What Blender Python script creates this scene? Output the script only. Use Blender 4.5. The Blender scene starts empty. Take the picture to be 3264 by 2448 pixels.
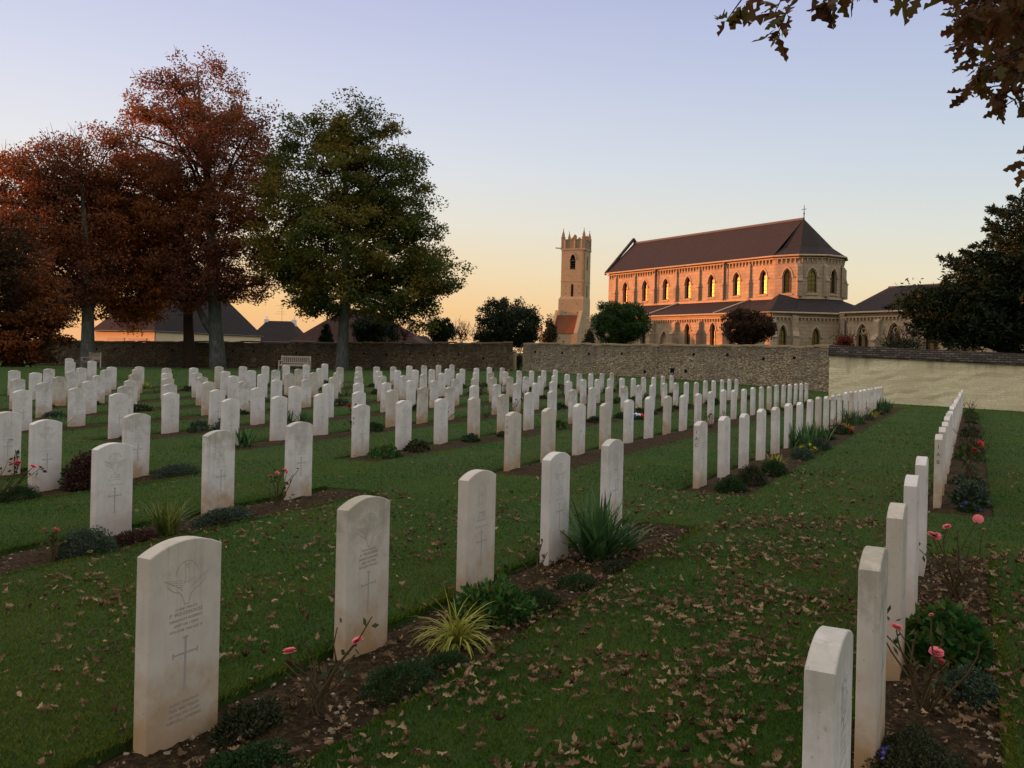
import bpy, math, random
import numpy as np
from mathutils import Vector, Matrix
C = bpy.context.scene
COL = C.collection
rng = np.random.default_rng(7)
random.seed(7)

# ------------------------------------------------------------------ frame of the place
H = 1.5712                      # eye height over the ground at the camera
TH = math.radians(27.474)       # direction of the headstone rows
UX, UY = math.sin(TH), math.cos(TH)      # along a row, away from the camera
VX, VY = math.cos(TH), -math.sin(TH)     # across the rows, to the right
FPX = 2822.0
ROLL = math.radians(1.3)
SUN_AZ, SUN_EL = math.radians(-78), math.radians(3.6)

def smooth(a, b, x):
    t = np.clip((x - a) / (b - a), 0, 1)
    return t * t * (3 - 2 * t)

def ground(X, Y):
    """height of the lawn"""
    X = np.asarray(X, float); Y = np.asarray(Y, float)
    x = np.clip(X, -42, 25); y = np.clip(Y, -2, 66)
    q = .022521 * x - .015385 * y - .000364393 * x * x - .000797824 * x * y + .000336668 * y * y - .055
    far = .10 + .0185 * np.minimum(x, 0)
    t = smooth(44, 64, y)
    return q * (1 - t) + far * t

def gz(x, y): return float(ground(x, y))
def P2(s, d): return s * UX + d * VX, s * UY + d * VY
def SD(x, y): return x * UX + y * UY, x * VX + y * VY

def ray(px, py):
    """direction of a sight line through a photo pixel: X/Y and (Z-H)/Y"""
    x = px - 1632.; y = py - 1122.
    c, s = math.cos(ROLL), math.sin(ROLL)
    return (c * x + s * y) / FPX, (s * x - c * y) / FPX
def at(px, py, Y):
    a, b = ray(px, py); return Vector((a * Y, Y, H + b * Y))

# ------------------------------------------------------------------ object helpers
def link(o, parent=None):
    COL.objects.link(o)
    if parent is not None: o.parent = parent
    return o
def tag(o, label=None, cat=None, group=None, kind=None):
    if label: o['label'] = label
    if cat: o['category'] = cat
    if group: o['group'] = group
    if kind: o['kind'] = kind
    return o
def thing(name, label, cat, loc=(0, 0, 0), rz=0, group=None):
    o = bpy.data.objects.new(name, None); o.empty_display_size = .2
    link(o); o.location = loc; o.rotation_euler = (0, 0, rz)
    return tag(o, label, cat, group)
def copy_tree(o, parent=None):
    c = o.copy(); link(c, parent)
    for ch in list(o.children): copy_tree(ch, c)
    return c

class MB:
    def __init__(self): self.v = []; self.f = []
    def add(self, v, f):
        n = len(self.v); self.v += [tuple(a) for a in v]; self.f += [tuple(i + n for i in q) for q in f]; return self
    def box(self, x0, x1, y0, y1, z0, z1, M=None):
        v = [(x, y, z) for z in (z0, z1) for x, y in ((x0, y0), (x1, y0), (x1, y1), (x0, y1))]
        if M is not None: v = [M @ Vector(a) for a in v]
        return self.add(v, [(3, 2, 1, 0), (4, 5, 6, 7), (0, 1, 5, 4), (1, 2, 6, 5), (2, 3, 7, 6), (3, 0, 4, 7)])
    def tube(self, pts, rad, n=6, cap=True):
        pts = [Vector(p) for p in pts]; rings = []
        for i, p in enumerate(pts):
            d = (pts[min(i + 1, len(pts) - 1)] - pts[max(i - 1, 0)])
            if d.length < 1e-9: d = Vector((0, 0, 1))
            d.normalize()
            a = d.cross(Vector((.13, .31, .94)) if abs(d.z) < .9 else Vector((1, .1, 0))).normalized(); b = d.cross(a)
            r = rad[i] if hasattr(rad, '__len__') else rad
            rings.append([p + (a * math.cos(2 * math.pi * k / n) + b * math.sin(2 * math.pi * k / n)) * r for k in range(n)])
        v = [q for R_ in rings for q in R_]; f = []
        for i in range(len(pts) - 1):
            for k in range(n):
                k2 = (k + 1) % n
                f.append((i * n + k, i * n + k2, (i + 1) * n + k2, (i + 1) * n + k))
        if cap: f.append(tuple(range(n - 1, -1, -1))); f.append(tuple((len(pts) - 1) * n + k for k in range(n)))
        return self.add(v, f)
    def prism(self, poly, z0, z1):
        n = len(poly)
        v = [(x, y, z0) for x, y in poly] + [(x, y, z1) for x, y in poly]
        return self.add(v, [tuple(range(n - 1, -1, -1)), tuple(range(n, 2 * n))] + [(i, (i + 1) % n, n + (i + 1) % n, n + i) for i in range(n)])
    def lathe(self, prof, c=(0, 0, 0), n=12):
        v = []; f = []
        for r, z in prof:
            for k in range(n): v.append((c[0] + r * math.cos(2 * math.pi * k / n), c[1] + r * math.sin(2 * math.pi * k / n), c[2] + z))
        for i in range(len(prof) - 1):
            for k in range(n): f.append((i * n + k, i * n + (k + 1) % n, (i + 1) * n + (k + 1) % n, (i + 1) * n + k))
        return self.add(v, f)
    def mesh(self, name, mat, smooth=False):
        me = bpy.data.meshes.new(name); me.from_pydata(self.v, [], self.f); me.update()
        if mat: me.materials.append(mat)
        if smooth: me.polygons.foreach_set('use_smooth', [True] * len(me.polygons))
        return me
    def build(self, name, mat, parent=None, smooth=False):
        return link(bpy.data.objects.new(name, self.mesh(name, mat, smooth)), parent)

def np_mesh(name, V, F, mat, smooth=False):
    """V (n,3) floats, F (m,k) ints, all faces of the same size"""
    me = bpy.data.meshes.new(name)
    V = np.ascontiguousarray(V, np.float32); F = np.ascontiguousarray(F, np.int32)
    k = F.shape[1]
    me.vertices.add(len(V)); me.vertices.foreach_set('co', V.ravel())
    me.loops.add(F.size); me.loops.foreach_set('vertex_index', F.ravel())
    me.polygons.add(len(F)); me.polygons.foreach_set('loop_start', np.arange(0, F.size, k, dtype=np.int32))
    me.polygons.foreach_set('loop_total', np.full(len(F), k, np.int32))
    if smooth: me.polygons.foreach_set('use_smooth', np.ones(len(F), bool))
    me.update(calc_edges=True); me.validate()
    if mat: me.materials.append(mat)
    return me
def np_obj(name, V, F, mat, parent=None, smooth=False):
    return link(bpy.data.objects.new(name, np_mesh(name, V, F, mat, smooth)), parent)

# ------------------------------------------------------------------ materials
def rgb(h):
    h = h.lstrip('#'); c = [int(h[i:i + 2], 16) / 255 for i in (0, 2, 4)]
    return tuple(((x + .055) / 1.055) ** 2.4 if x > .04045 else x / 12.92 for x in c) + (1,)
class NT:
    def __init__(self, name):
        self.m = bpy.data.materials.new(name); self.m.use_nodes = True
        self.t = self.m.node_tree; self.b = self.t.nodes['Principled BSDF']; self.o = self.t.nodes['Material Output']
    def n(self, typ, **kw):
        nd = self.t.nodes.new(typ)
        for k, v in kw.items():
            if k.startswith('i_'): nd.inputs[k[2:].replace('_', ' ')].default_value = v
            elif k.startswith('I'): nd.inputs[int(k[1:])].default_value = v
            else: setattr(nd, k, v)
        return nd
    def l(self, a, b): self.t.links.new(a, b)
    def coord(self, which='Object'): return self.n('ShaderNodeTexCoord').outputs[which]
    def noise(self, vec, scale, detail=4, rough=.6, out='Fac'):
        nd = self.n('ShaderNodeTexNoise', i_Scale=scale, i_Detail=detail, i_Roughness=rough)
        if vec is not None: self.l(vec, nd.inputs['Vector'])
        return nd.outputs[out]
    def ramp(self, fac, stops):
        nd = self.n('ShaderNodeValToRGB'); self.l(fac, nd.inputs['Fac'])
        e = nd.color_ramp.elements
        while len(e) < len(stops): e.new(.5)
        for k, (p, c) in enumerate(stops):
            e[k].position = p; e[k].color = c if len(c) == 4 else tuple(c) + (1,)
        return nd.outputs['Color']
    def mix(self, fac, a, b, mode='MIX'):
        nd = self.n('ShaderNodeMix', data_type='RGBA', blend_type=mode, clamp_factor=True)
        for s, x in ((nd.inputs[0], fac), (nd.inputs[6], a), (nd.inputs[7], b)):
            if isinstance(x, (int, float)): s.default_value = x
            elif isinstance(x, tuple): s.default_value = x
            else: self.l(x, s)
        return nd.outputs[2]
    def math(self, op, a, b=0.):
        nd = self.n('ShaderNodeMath', operation=op)
        for s, x in ((nd.inputs[0], a), (nd.inputs[1], b)):
            if isinstance(x, (int, float)): s.default_value = x
            else: self.l(x, s)
        return nd.outputs[0]
    def mapr(self, v, a, b, c=0., d=1.):
        nd = self.n('ShaderNodeMapRange'); self.l(v, nd.inputs[0])
        for i, x in enumerate((a, b, c, d)): nd.inputs[i + 1].default_value = x
        return nd.outputs[0]
    def bump(self, h, strength=.3, dist=.01):
        nd = self.n('ShaderNodeBump', i_Strength=strength, i_Distance=dist); self.l(h, nd.inputs['Height'])
        self.l(nd.outputs['Normal'], self.b.inputs['Normal']); return nd
    def base(self, c):
        if isinstance(c, tuple): self.b.inputs['Base Color'].default_value = c
        else: self.l(c, self.b.inputs['Base Color'])
        return self
    def rough(self, r, spec=.3):
        self.b.inputs['Roughness'].default_value = r; self.b.inputs['Specular IOR Level'].default_value = spec; return self
def plain(name, c, rough=.8, spec=.25, nscale=8, namt=.25):
    m = NT(name); co = m.coord()
    dark = tuple(x * (1 - namt) for x in c[:3]) + (1,); lite = tuple(min(1, x * (1 + namt)) for x in c[:3]) + (1,)
    m.base(m.mix(m.noise(co, nscale), dark, lite)).rough(rough, spec); return m.m

def leaf_mat(name, cols, zone=None, zscale=.35, trans=.35, rough=.6):
    """colour by leaf, with broad patches of a second palette through the crown"""
    m = NT(name); g = m.n('ShaderNodeNewGeometry')
    k = len(cols)
    c = m.ramp(g.outputs['Random Per Island'], [(i / max(1, k - 1), cols[i]) for i in range(k)])
    if zone:
        k2 = len(zone)
        c2 = m.ramp(g.outputs['Random Per Island'], [(i / max(1, k2 - 1), zone[i]) for i in range(k2)])
        nz = m.noise(m.coord(), zscale, 2, .5)
        c = m.mix(m.mapr(nz, .42, .6), c, c2)
    m.base(c).rough(rough, .2)
    tr = m.n('ShaderNodeBsdfTranslucent'); m.l(c, tr.inputs['Color'])
    mx = m.n('ShaderNodeMixShader', I0=trans); m.l(m.b.outputs[0], mx.inputs[1]); m.l(tr.outputs[0], mx.inputs[2])
    m.l(mx.outputs[0], m.o.inputs['Surface']); return m.m

def headstone_mat(name, tint, stain=.35):
    m = NT(name); co = m.coord(); oi = m.n('ShaderNodeObjectInfo')
    off = m.n('ShaderNodeVectorMath', operation='ADD'); m.l(co, off.inputs[0])
    sc = m.n('ShaderNodeVectorMath', operation='SCALE'); m.l(oi.outputs['Location'], sc.inputs[0]); sc.inputs[3].default_value = 7.3
    m.l(sc.outputs[0], off.inputs[1]); v = off.outputs[0]
    c = m.mix(m.mapr(m.noise(v, 5, 5), .35, .7), tint, tuple(x * .86 for x in tint[:3]) + (1,))
    # buff stain of splashed soil rising from the foot, ragged, different on every stone
    sep = m.n('ShaderNodeSeparateXYZ'); m.l(co, sep.inputs[0])
    zz = m.math('ADD', sep.outputs[2], m.mapr(m.noise(v, 6, 5), .3, .7, -.16, .16))
    st = m.math('MULTIPLY', m.mapr(zz, .02, .36, 1, 0), m.mapr(oi.outputs['Random'], 0, 1, stain, 1))
    c = m.mix(st, c, rgb('#a8875c'))
    # lichen and grey-green bloom near the top of some stones
    tp = m.math('MULTIPLY', m.mapr(m.math('ADD', sep.outputs[2], m.mapr(m.noise(v, 9, 5), .3, .7, -.25, .25)), .55, .85), m.mapr(oi.outputs['Random'], .25, 1, 0, .65))
    c = m.mix(tp, c, rgb('#8d866c'))
    mp = m.n('ShaderNodeMapping'); mp.inputs['Scale'].default_value = (26, 26, 1.6); m.l(v, mp.inputs[0])
    sk = m.math('MULTIPLY', m.mapr(m.noise(mp.outputs[0], 1., 4), .5, .72), m.mapr(sep.outputs[2], .2, .8, .1, .55)); c = m.mix(m.math('MULTIPLY', sk, m.mapr(oi.outputs['Random'], 0, 1, .3, 1)), c, rgb('#8f8775'))
    c = m.mix(m.math('MULTIPLY', m.mapr(m.noise(v, 2.2, 4), .48, .7), .5), c, tuple(x * .72 for x in tint[:3]) + (1,))
    sp = m.math('GREATER_THAN', m.noise(v, 60, 2, .5), .70); c = m.mix(m.math('MULTIPLY', sp, .35), c, rgb('#6a6254'))
    m.base(c).rough(.85, .2); m.bump(m.noise(v, 220, 3), .12, .002); return m.m

def masonry_mat(name, cols, bw, bh, mortar, joint, warp=.03, dirt=None, bumpd=.03, axis='xz', squash=1, stain=.6, top=None):
    """coursed stone: x along the wall, z up in object space"""
    m = NT(name); co = m.coord()
    sep = m.n('ShaderNodeSeparateXYZ'); m.l(co, sep.inputs[0])
    nx = m.noise(co, 1.3 / bw * .5, 3, .6, 'Color')
    cmb = m.n('ShaderNodeCombineXYZ')
    m.l(sep.outputs[0], cmb.inputs[0]); m.l(sep.outputs[2], cmb.inputs[1])
    a = m.n('ShaderNodeVectorMath', operation='MULTIPLY_ADD'); m.l(nx, a.inputs[0]); a.inputs[1].default_value = (warp * 2, warp, 0); m.l(cmb.outputs[0], a.inputs[2])
    br = m.n('ShaderNodeTexBrick', offset=.5, offset_frequency=2, squash=squash, squash_frequency=3)
    m.l(a.outputs[0], br.inputs['Vector'])
    br.inputs['Color1'].default_value = (0, 0, 0, 1); br.inputs['Color2'].default_value = (1, 1, 1, 1); br.inputs['Mortar'].default_value = (.5, .5, .5, 1)
    for k, v in (('Scale', 1), ('Mortar Size', joint), ('Mortar Smooth', .3), ('Bias', 0), ('Brick Width', bw), ('Row Height', bh)): br.inputs[k].default_value = v
    n = len(cols)
    c = m.ramp(br.outputs['Color'], [(i / (n - 1), cols[i]) for i in range(n)])
    c = m.mix(m.mapr(m.noise(co, 14, 4), .3, .75), c, tuple(x * .72 for x in cols[n // 2][:3]) + (1,))
    c = m.mix(br.outputs['Fac'], c, mortar)
    big = m.noise(co, .45, 5, .65)
    if dirt: c = m.mix(m.math('MULTIPLY', m.mapr(big, .45, .68), stain), c, dirt)
    if top:  # dark weathering that hangs from the top of the wall
        col, z0, z1 = top
        mp = m.n('ShaderNodeMapping'); mp.inputs['Scale'].default_value = (1.6, 1, .25); m.l(co, mp.inputs[0])
        zz = m.math('ADD', sep.outputs[2], m.mapr(m.noise(mp.outputs[0], 1.2, 5), .3, .7, -.6, .6))
        c = m.mix(m.math('MULTIPLY', m.mapr(zz, z0, z1), .85), c, col)
    m.base(c).rough(.9, .15)
    h = m.math('ADD', m.math('MULTIPLY', br.outputs['Fac'], -1.), m.math('MULTIPLY', m.noise(co, 22, 5), .5))
    m.bump(h, .9, bumpd); return m.m

def roof_mat(name, c1, c2, moss=None, row=.2):
    m = NT(name); uv = m.coord('UV')
    br = m.n('ShaderNodeTexBrick', offset=.5); m.l(uv, br.inputs['Vector'])
    br.inputs['Color1'].default_value = c1; br.inputs['Color2'].default_value = c2; br.inputs['Mortar'].default_value = tuple(x * .35 for x in c1[:3]) + (1,)
    for k, v in (('Scale', 1), ('Mortar Size', .012), ('Brick Width', row * 1.3), ('Row Height', row)): br.inputs[k].default_value = v
    c = m.mix(m.mapr(m.noise(m.coord(), .9, 5), .35, .7), br.outputs['Color'], tuple(x * .7 for x in c1[:3]) + (1,))
    if moss: c = m.mix(m.math('MULTIPLY', m.mapr(m.noise(m.coord(), .5, 5), .52, .68), .8), c, moss)
    m.base(c).rough(.85, .12); m.bump(m.math('MULTIPLY', br.outputs['Fac'], -1.), .6, .02); return m.m

def rubble_mat(name, cols, mortar, sx, sz, dirt, top):
    m = NT(name); co = m.coord(); mp = m.n('ShaderNodeMapping'); mp.inputs['Scale'].default_value = (sx, 0, sz)
    wv = m.noise(co, 1.1, 3, .6, 'Color'); ad = m.n('ShaderNodeVectorMath', operation='MULTIPLY_ADD'); m.l(wv, ad.inputs[0]); ad.inputs[1].default_value = (.25, 0, .12); m.l(co, ad.inputs[2]); m.l(ad.outputs[0], mp.inputs[0])
    v1 = m.n('ShaderNodeTexVoronoi', feature='F1', i_Scale=1., i_Randomness=.75); v2 = m.n('ShaderNodeTexVoronoi', feature='DISTANCE_TO_EDGE', i_Scale=1., i_Randomness=.75)
    m.l(mp.outputs[0], v1.inputs['Vector']); m.l(mp.outputs[0], v2.inputs['Vector'])
    sp = m.n('ShaderNodeSeparateColor'); m.l(v1.outputs['Color'], sp.inputs[0]); n = len(cols)
    c = m.ramp(sp.outputs[0], [(i / (n - 1), cols[i]) for i in range(n)])
    c = m.mix(m.mapr(m.noise(co, 12, 5), .3, .75), c, tuple(x * .66 for x in cols[1][:3]) + (1,))
    ed = m.mapr(v2.outputs['Distance'], .03, .11); c = m.mix(ed, mortar, c)
    c = m.mix(m.math('MULTIPLY', m.mapr(m.noise(co, .5, 5, .65), .45, .66), .6), c, dirt)
    c = m.mix(m.math('MULTIPLY', m.mapr(m.noise(co, .9, 5, .7), .58, .7), .5), c, cols[-1])
    sep = m.n('ShaderNodeSeparateXYZ'); m.l(co, sep.inputs[0]); mq = m.n('ShaderNodeMapping'); mq.inputs['Scale'].default_value = (1.4, 1, .3); m.l(co, mq.inputs[0])
    zz = m.math('ADD', sep.outputs[2], m.mapr(m.noise(mq.outputs[0], 1.3, 5), .3, .7, -.6, .6)); c = m.mix(m.math('MULTIPLY', m.mapr(zz, top[1], top[2]), .8), c, top[0])
    m.base(c).rough(.9, .15); m.bump(m.math('ADD', m.math('MULTIPLY', ed, .8), m.math('MULTIPLY', m.noise(co, 25, 5), .5)), 1., .045); return m.m

M = {}
M['stone'] = headstone_mat('portland_stone', rgb('#d8d1c4'))
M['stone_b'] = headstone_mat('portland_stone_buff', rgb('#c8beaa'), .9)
M['engraved'] = plain('engraved_stone', rgb('#a39a8d'), .9, .1, 40, .2)  # flat marks: shade of the cut grooves and patina put into the colour
M['engraved_dark'] = plain('engraved_letter', rgb('#463c30'), .9, .1, 40, .2)
M['engraved_soft'] = plain('engraved_verse', rgb('#857a69'), .9, .1, 40, .3)
M['wood'] = plain('weathered_teak', rgb('#a89a88'), .8, .2, 12, .25)
q = NT('beech_bark'); qc = q.coord(); mp = q.n('ShaderNodeMapping'); mp.inputs['Scale'].default_value = (3, 3, .7); q.l(qc, mp.inputs[0])
q.base(q.mix(q.mapr(q.noise(qc, 1.2, 5), .4, .62), q.ramp(q.noise(mp.outputs[0], 2.5, 6, .7), [(.3, rgb('#3a352e')), (.5, rgb('#5e5a54')), (.7, rgb('#7d7a72'))]), rgb('#4a5040'))).rough(.9, .15); q.bump(q.noise(mp.outputs[0], 5, 6, .7), .8, .06); M['bark'] = q.m
M['bark_dark'] = plain('ivy_bark', rgb('#3a2c20'), .95, .1, 5, .5)
M['twig'] = plain('twig_bark', rgb('#3b2c22'), .9, .1, 6, .3)
M['stem'] = plain('rose_stem', rgb('#4b3d24'), .8, .2, 20, .35)
M['stem_dry'] = plain('dry_rose_stem', rgb('#3c2c20'), .85, .15, 20, .35)
M['coping'] = masonry_mat('coping_slate', [rgb('#332d26'), rgb('#4a4238'), rgb('#6e665a')], .3, .1, rgb('#26211c'), .018, .03, None, .03)
M['wall'] = rubble_mat('rubble_wall', [rgb('#9c8c70'), rgb('#b6a684'), rgb('#c8b896'), rgb('#a8987a'), rgb('#dccfb2')], rgb('#6a5c46'), 4., 11.5, rgb('#847a68'), (rgb('#686052'), 1.25, 2.6))
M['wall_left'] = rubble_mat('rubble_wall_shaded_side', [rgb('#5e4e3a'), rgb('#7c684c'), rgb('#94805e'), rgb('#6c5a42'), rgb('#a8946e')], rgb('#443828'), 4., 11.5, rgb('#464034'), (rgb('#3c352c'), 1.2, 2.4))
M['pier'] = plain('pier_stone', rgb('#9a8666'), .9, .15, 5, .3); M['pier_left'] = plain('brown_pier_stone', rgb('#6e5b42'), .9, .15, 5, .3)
M['render_wall'] = masonry_mat('limewashed_wall', [rgb('#ecdfb4'), rgb('#f2e8c4'), rgb('#e2d5a8'), rgb('#eee3ba')], .42, .1, rgb('#cfc19a'), .006, .1, rgb('#c2b48e'), .008, stain=.6, top=(rgb('#857a64'), 1.3, 2.3))
M['ashlar'] = masonry_mat('church_ashlar', [rgb('#ad9878'), rgb('#bda788'), rgb('#b39d7e'), rgb('#c6b294')], .75, .34, rgb('#8d7858'), .012, .01, rgb('#6f6350'), .012, stain=.55)
M['trim'] = plain('church_dressed_stone', rgb('#b09a7a'), .9, .15, 3, .25)
M['tower_stone'] = masonry_mat('tower_stone', [rgb('#ae946e'), rgb('#c0a67e'), rgb('#b69c76')], .5, .26, rgb('#a28a66'), .012, .04, rgb('#a08d6e'), .02, stain=.6)
M['tower_dark'] = plain('weathered_parapet_stone', rgb('#8a755a'), .9, .15, 2, .35)
M['slate'] = roof_mat('church_slate', rgb('#3e3632'), rgb('#342d2a'))
M['tile_brown'] = roof_mat('brown_roof_tiles', rgb('#4a3227'), rgb('#3d2a22'), None, .25)
M['tile_grey'] = roof_mat('grey_roof_tiles', rgb('#352d29'), rgb('#2c2523'), None, .25)
M['tile_moss'] = roof_mat('mossy_clay_tiles', rgb('#8a4f30'), rgb('#734128'), rgb('#5a4a34'), .2)
M['plaster'] = plain('cream_plaster', rgb('#d8c49c'), .9, .15, 2, .08)
M['white'] = plain('white_paint', rgb('#dcd8d0'), .7, .3, 4, .08)
M['garage'] = plain('garage_door_metal', rgb('#6f6a64'), .6, .4, 3, .15)
M['lead'] = plain('lead_pipe', rgb('#4c4744'), .6, .4, 6, .2)
M['iron'] = plain('dark_iron', rgb('#2a2624'), .6, .4, 6, .2)
g_ = NT('window_glass'); cg = g_.coord()
g_.base(rgb('#15130f')).rough(.33, 1.); g_.b.inputs['IOR'].default_value = 1.9; g_.b.inputs['Specular Tint'].default_value = (1, .72, .22, 1); g_.bump(g_.noise(cg, 5, 4), .45, .03); M['glass'] = g_.m
g_ = NT('dark_opening'); g_.base((.012, .011, .01, 1)).rough(.9, .1); M['dark'] = g_.m
# lawn and soil
m = NT('lawn'); co = m.coord()
c = m.ramp(m.noise(co, 40, 5, .7), [(.25, rgb('#1c2f0c')), (.5, rgb('#2e4a16')), (.75, rgb('#426222'))])
c = m.mix(m.mapr(m.noise(co, .5, 4), .35, .7), c, rgb('#3d4a22'), 'MIX')
m.base(c).rough(.9, .1); m.bump(m.noise(co, 160, 4, .7), .8, .02); M['lawn'] = m.m
m = NT('soil'); co = m.coord()
c = m.ramp(m.noise(co, 26, 6, .7), [(.3, rgb('#1c170c')), (.5, rgb('#3a2d19')), (.66, rgb('#59482e')), (.8, rgb('#8a7650'))])
m.base(c).rough(.95, .1); m.bump(m.noise(co, 60, 6, .75), 1, .03); M['soil'] = m.m
M['field'] = plain('rough_field', rgb('#3a4022'), .95, .1, .05, .3)
M['grass'] = leaf_mat('grass_blades', [rgb('#263c0c'), rgb('#3c5614'), rgb('#52701c'), rgb('#304a10')], [rgb('#445218'), rgb('#5a6820'), rgb('#74762a'), rgb('#3c4a16')], .6, .3)
M['litter'] = leaf_mat('fallen_oak_leaf', [rgb('#44311f'), rgb('#684e34'), rgb('#7e6444'), rgb('#9c835e'), rgb('#523b26'), rgb('#6e543a')], None, 1, .1, .75)
LEAFM = []
for i, h in enumerate(('#70563c', '#8f7452', '#4c3624', '#644a32', '#a88c66')):
    q = NT('dry_oak_leaf'); qc = q.coord()
    q.base(q.mix(q.mapr(q.noise(qc, 30, 4), .3, .7), rgb(h), tuple(x * .6 for x in rgb(h)[:3]) + (1,))).rough(.7, .25); LEAFM.append(q.m)
M['copper'] = leaf_mat('copper_beech_leaves', [rgb('#523024'), rgb('#70422f'), rgb('#82523a'), rgb('#5c362a')], [rgb('#86542c'), rgb('#a46a36'), rgb('#8a462a'), rgb('#6c4c2c')], .16, .45)
M['orange'] = leaf_mat('orange_beech_leaves', [rgb('#8c5020'), rgb('#b86c28'), rgb('#d0862e'), rgb('#7a3e1c')], [rgb('#4a2a14'), rgb('#6d4a1a'), rgb('#7f2f18'), rgb('#403010')], .22, .45)
M['russet'] = leaf_mat('russet_beech_leaves', [rgb('#623e2e'), rgb('#7c4c34'), rgb('#54362a'), rgb('#8a5634')], [rgb('#98562a'), rgb('#b06c30'), rgb('#7a3a24'), rgb('#623e26')], .2, .4)
M['darkrusset'] = leaf_mat('dark_russet_leaves', [rgb('#2c2010'), rgb('#47301a'), rgb('#38301a'), rgb('#5c3a1c')], [rgb('#8c4c22'), rgb('#ac6028'), rgb('#6a321a'), rgb('#564020')], .2, .35)
M['mixed'] = leaf_mat('turning_beech_leaves', [rgb('#2e3c16'), rgb('#42521e'), rgb('#586026'), rgb('#34431a')], [rgb('#766628'), rgb('#8e762a'), rgb('#626024'), rgb('#505420')], .28, .4)
M['yew'] = leaf_mat('yew_needles', [rgb('#16200e'), rgb('#202c12'), rgb('#2a3616'), rgb('#1a2410')], None, 1, .15)
M['evergreen'] = leaf_mat('dark_evergreen_leaves', [rgb('#161f0e'), rgb('#222e14'), rgb('#2e3c1a')], None, 1, .2)
M['greenleaf'] = leaf_mat('green_bush_leaves', [rgb('#1f3012'), rgb('#2d4418'), rgb('#3d5a20'), rgb('#26380f')], None, 1, .3)
M['brownleaf'] = leaf_mat('brown_bush_leaves', [rgb('#2c1d14'), rgb('#42291a'), rgb('#35301a'), rgb('#543420')], None, 1, .3)
M['oakleaf'] = leaf_mat('oak_leaves', [rgb('#4a3018'), rgb('#5e3a1e'), rgb('#4e4a1a'), rgb('#6b4526'), rgb('#3a2414')], None, 1, .45)
M['cushion'] = leaf_mat('cushion_leaves', [rgb('#1a2c10'), rgb('#263c16'), rgb('#344e22'), rgb('#15240d')], None, 1, .2)
M['greyleaf'] = leaf_mat('grey_green_leaves', [rgb('#2c3a26'), rgb('#3a4a32'), rgb('#56634c'), rgb('#243020')], None, 1, .2)
M['heather'] = leaf_mat('heather_leaves', [rgb('#24300f'), rgb('#323a1c'), rgb('#443e28'), rgb('#1e2812')], None, 1, .2)
M['geranium'] = leaf_mat('leafy_green', [rgb('#22401a'), rgb('#2f5420'), rgb('#3f6628'), rgb('#56501e')], None, 1, .25)
M['purpleleaf'] = leaf_mat('purple_shrub_leaves', [rgb('#2c1a18'), rgb('#40241e'), rgb('#38301c'), rgb('#522c24')], None, 1, .2)
M['iris'] = leaf_mat('iris_blades', [rgb('#33502a'), rgb('#456436'), rgb('#5a7a44'), rgb('#2b4424')], None, 1, .25)
M['olivegrass'] = leaf_mat('olive_blades', [rgb('#4a5a20'), rgb('#66702c'), rgb('#7c7c34'), rgb('#3c4c1c')], None, 1, .25)
M['yellowgrass'] = leaf_mat('yellow_grass_blades', [rgb('#8a8a2c'), rgb('#a8a03c'), rgb('#6f7a28'), rgb('#b8ac54')], None, 1, .3)
M['roseleaf'] = leaf_mat('rose_leaves', [rgb('#27381a'), rgb('#354a22'), rgb('#4e4a26'), rgb('#3a2a1a')], None, 1, .25)
M['redleaf'] = leaf_mat('red_creeper_leaves', [rgb('#5a2018'), rgb('#7a3020'), rgb('#44301c')], None, 1, .3)
M['rose'] = leaf_mat('pink_rose_petals', [rgb('#e8707a'), rgb('#f08a88'), rgb('#f4a49a'), rgb('#dc5a6c')], None, 1, .3)
M['rose_red'] = leaf_mat('red_petals', [rgb('#c02a30'), rgb('#e04a40'), rgb('#d8334a')], None, 1, .3)
M['violet'] = leaf_mat('violet_petals', [rgb('#5a4aa0'), rgb('#7360c0'), rgb('#4a3c90')], None, 1, .3)
M['yellow'] = leaf_mat('yellow_petals', [rgb('#d8b020'), rgb('#e8c838'), rgb('#c89a18')], None, 1, .3)
M['blue'] = plain('blue_paper', rgb('#2a3a9a'), .7, .2, 10, .2)
M['paper'] = plain('white_paper', rgb('#e8e4e0'), .7, .2, 10, .1)
M['redpaper'] = plain('red_paper', rgb('#b81e28'), .7, .2, 10, .2)
# ------------------------------------------------------------------ headstones
SW, ST, SE, RISE = .403, .0805, .815, .05
def stone_mesh(name, mat, h, bevel=.0035):
    """arched slab, front face at -y"""
    n = 12; top = []
    R_ = ((SW / 2) ** 2 + RISE ** 2) / (2 * RISE); a = math.asin(SW / 2 / R_)
    for k in range(n + 1):
        t = a - 2 * a * k / n
        top.append((R_ * math.sin(t), h + RISE - R_ + R_ * math.cos(t)))
    prof = [(-SW / 2, -.2), (SW / 2, -.2)] + top
    def ring(y, ins):
        out = []
        for x, z in prof:
            out.append((x - math.copysign(ins, x) if abs(x) > ins else x, y, z - (ins if z > h - .01 else 0)))
        return out
    y0, y1 = -ST / 2, ST / 2
    rs = [ring(y0, bevel), ring(y0 + bevel, 0), ring(y1 - bevel, 0), ring(y1, bevel)]
    N = len(prof); mb = MB(); v = [p for r in rs for p in r]; f = []
    for i in range(3):
        for k in range(N):
            k2 = (k + 1) % N; f.append((i * N + k, i * N + k2, (i + 1) * N + k2, (i + 1) * N + k))
    f.append(tuple(range(N - 1, -1, -1))); f.append(tuple(3 * N + k for k in range(N)))
    mb.add(v, [tuple(reversed(q)) for q in f])
    return mb.mesh(name, mat)

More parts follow.
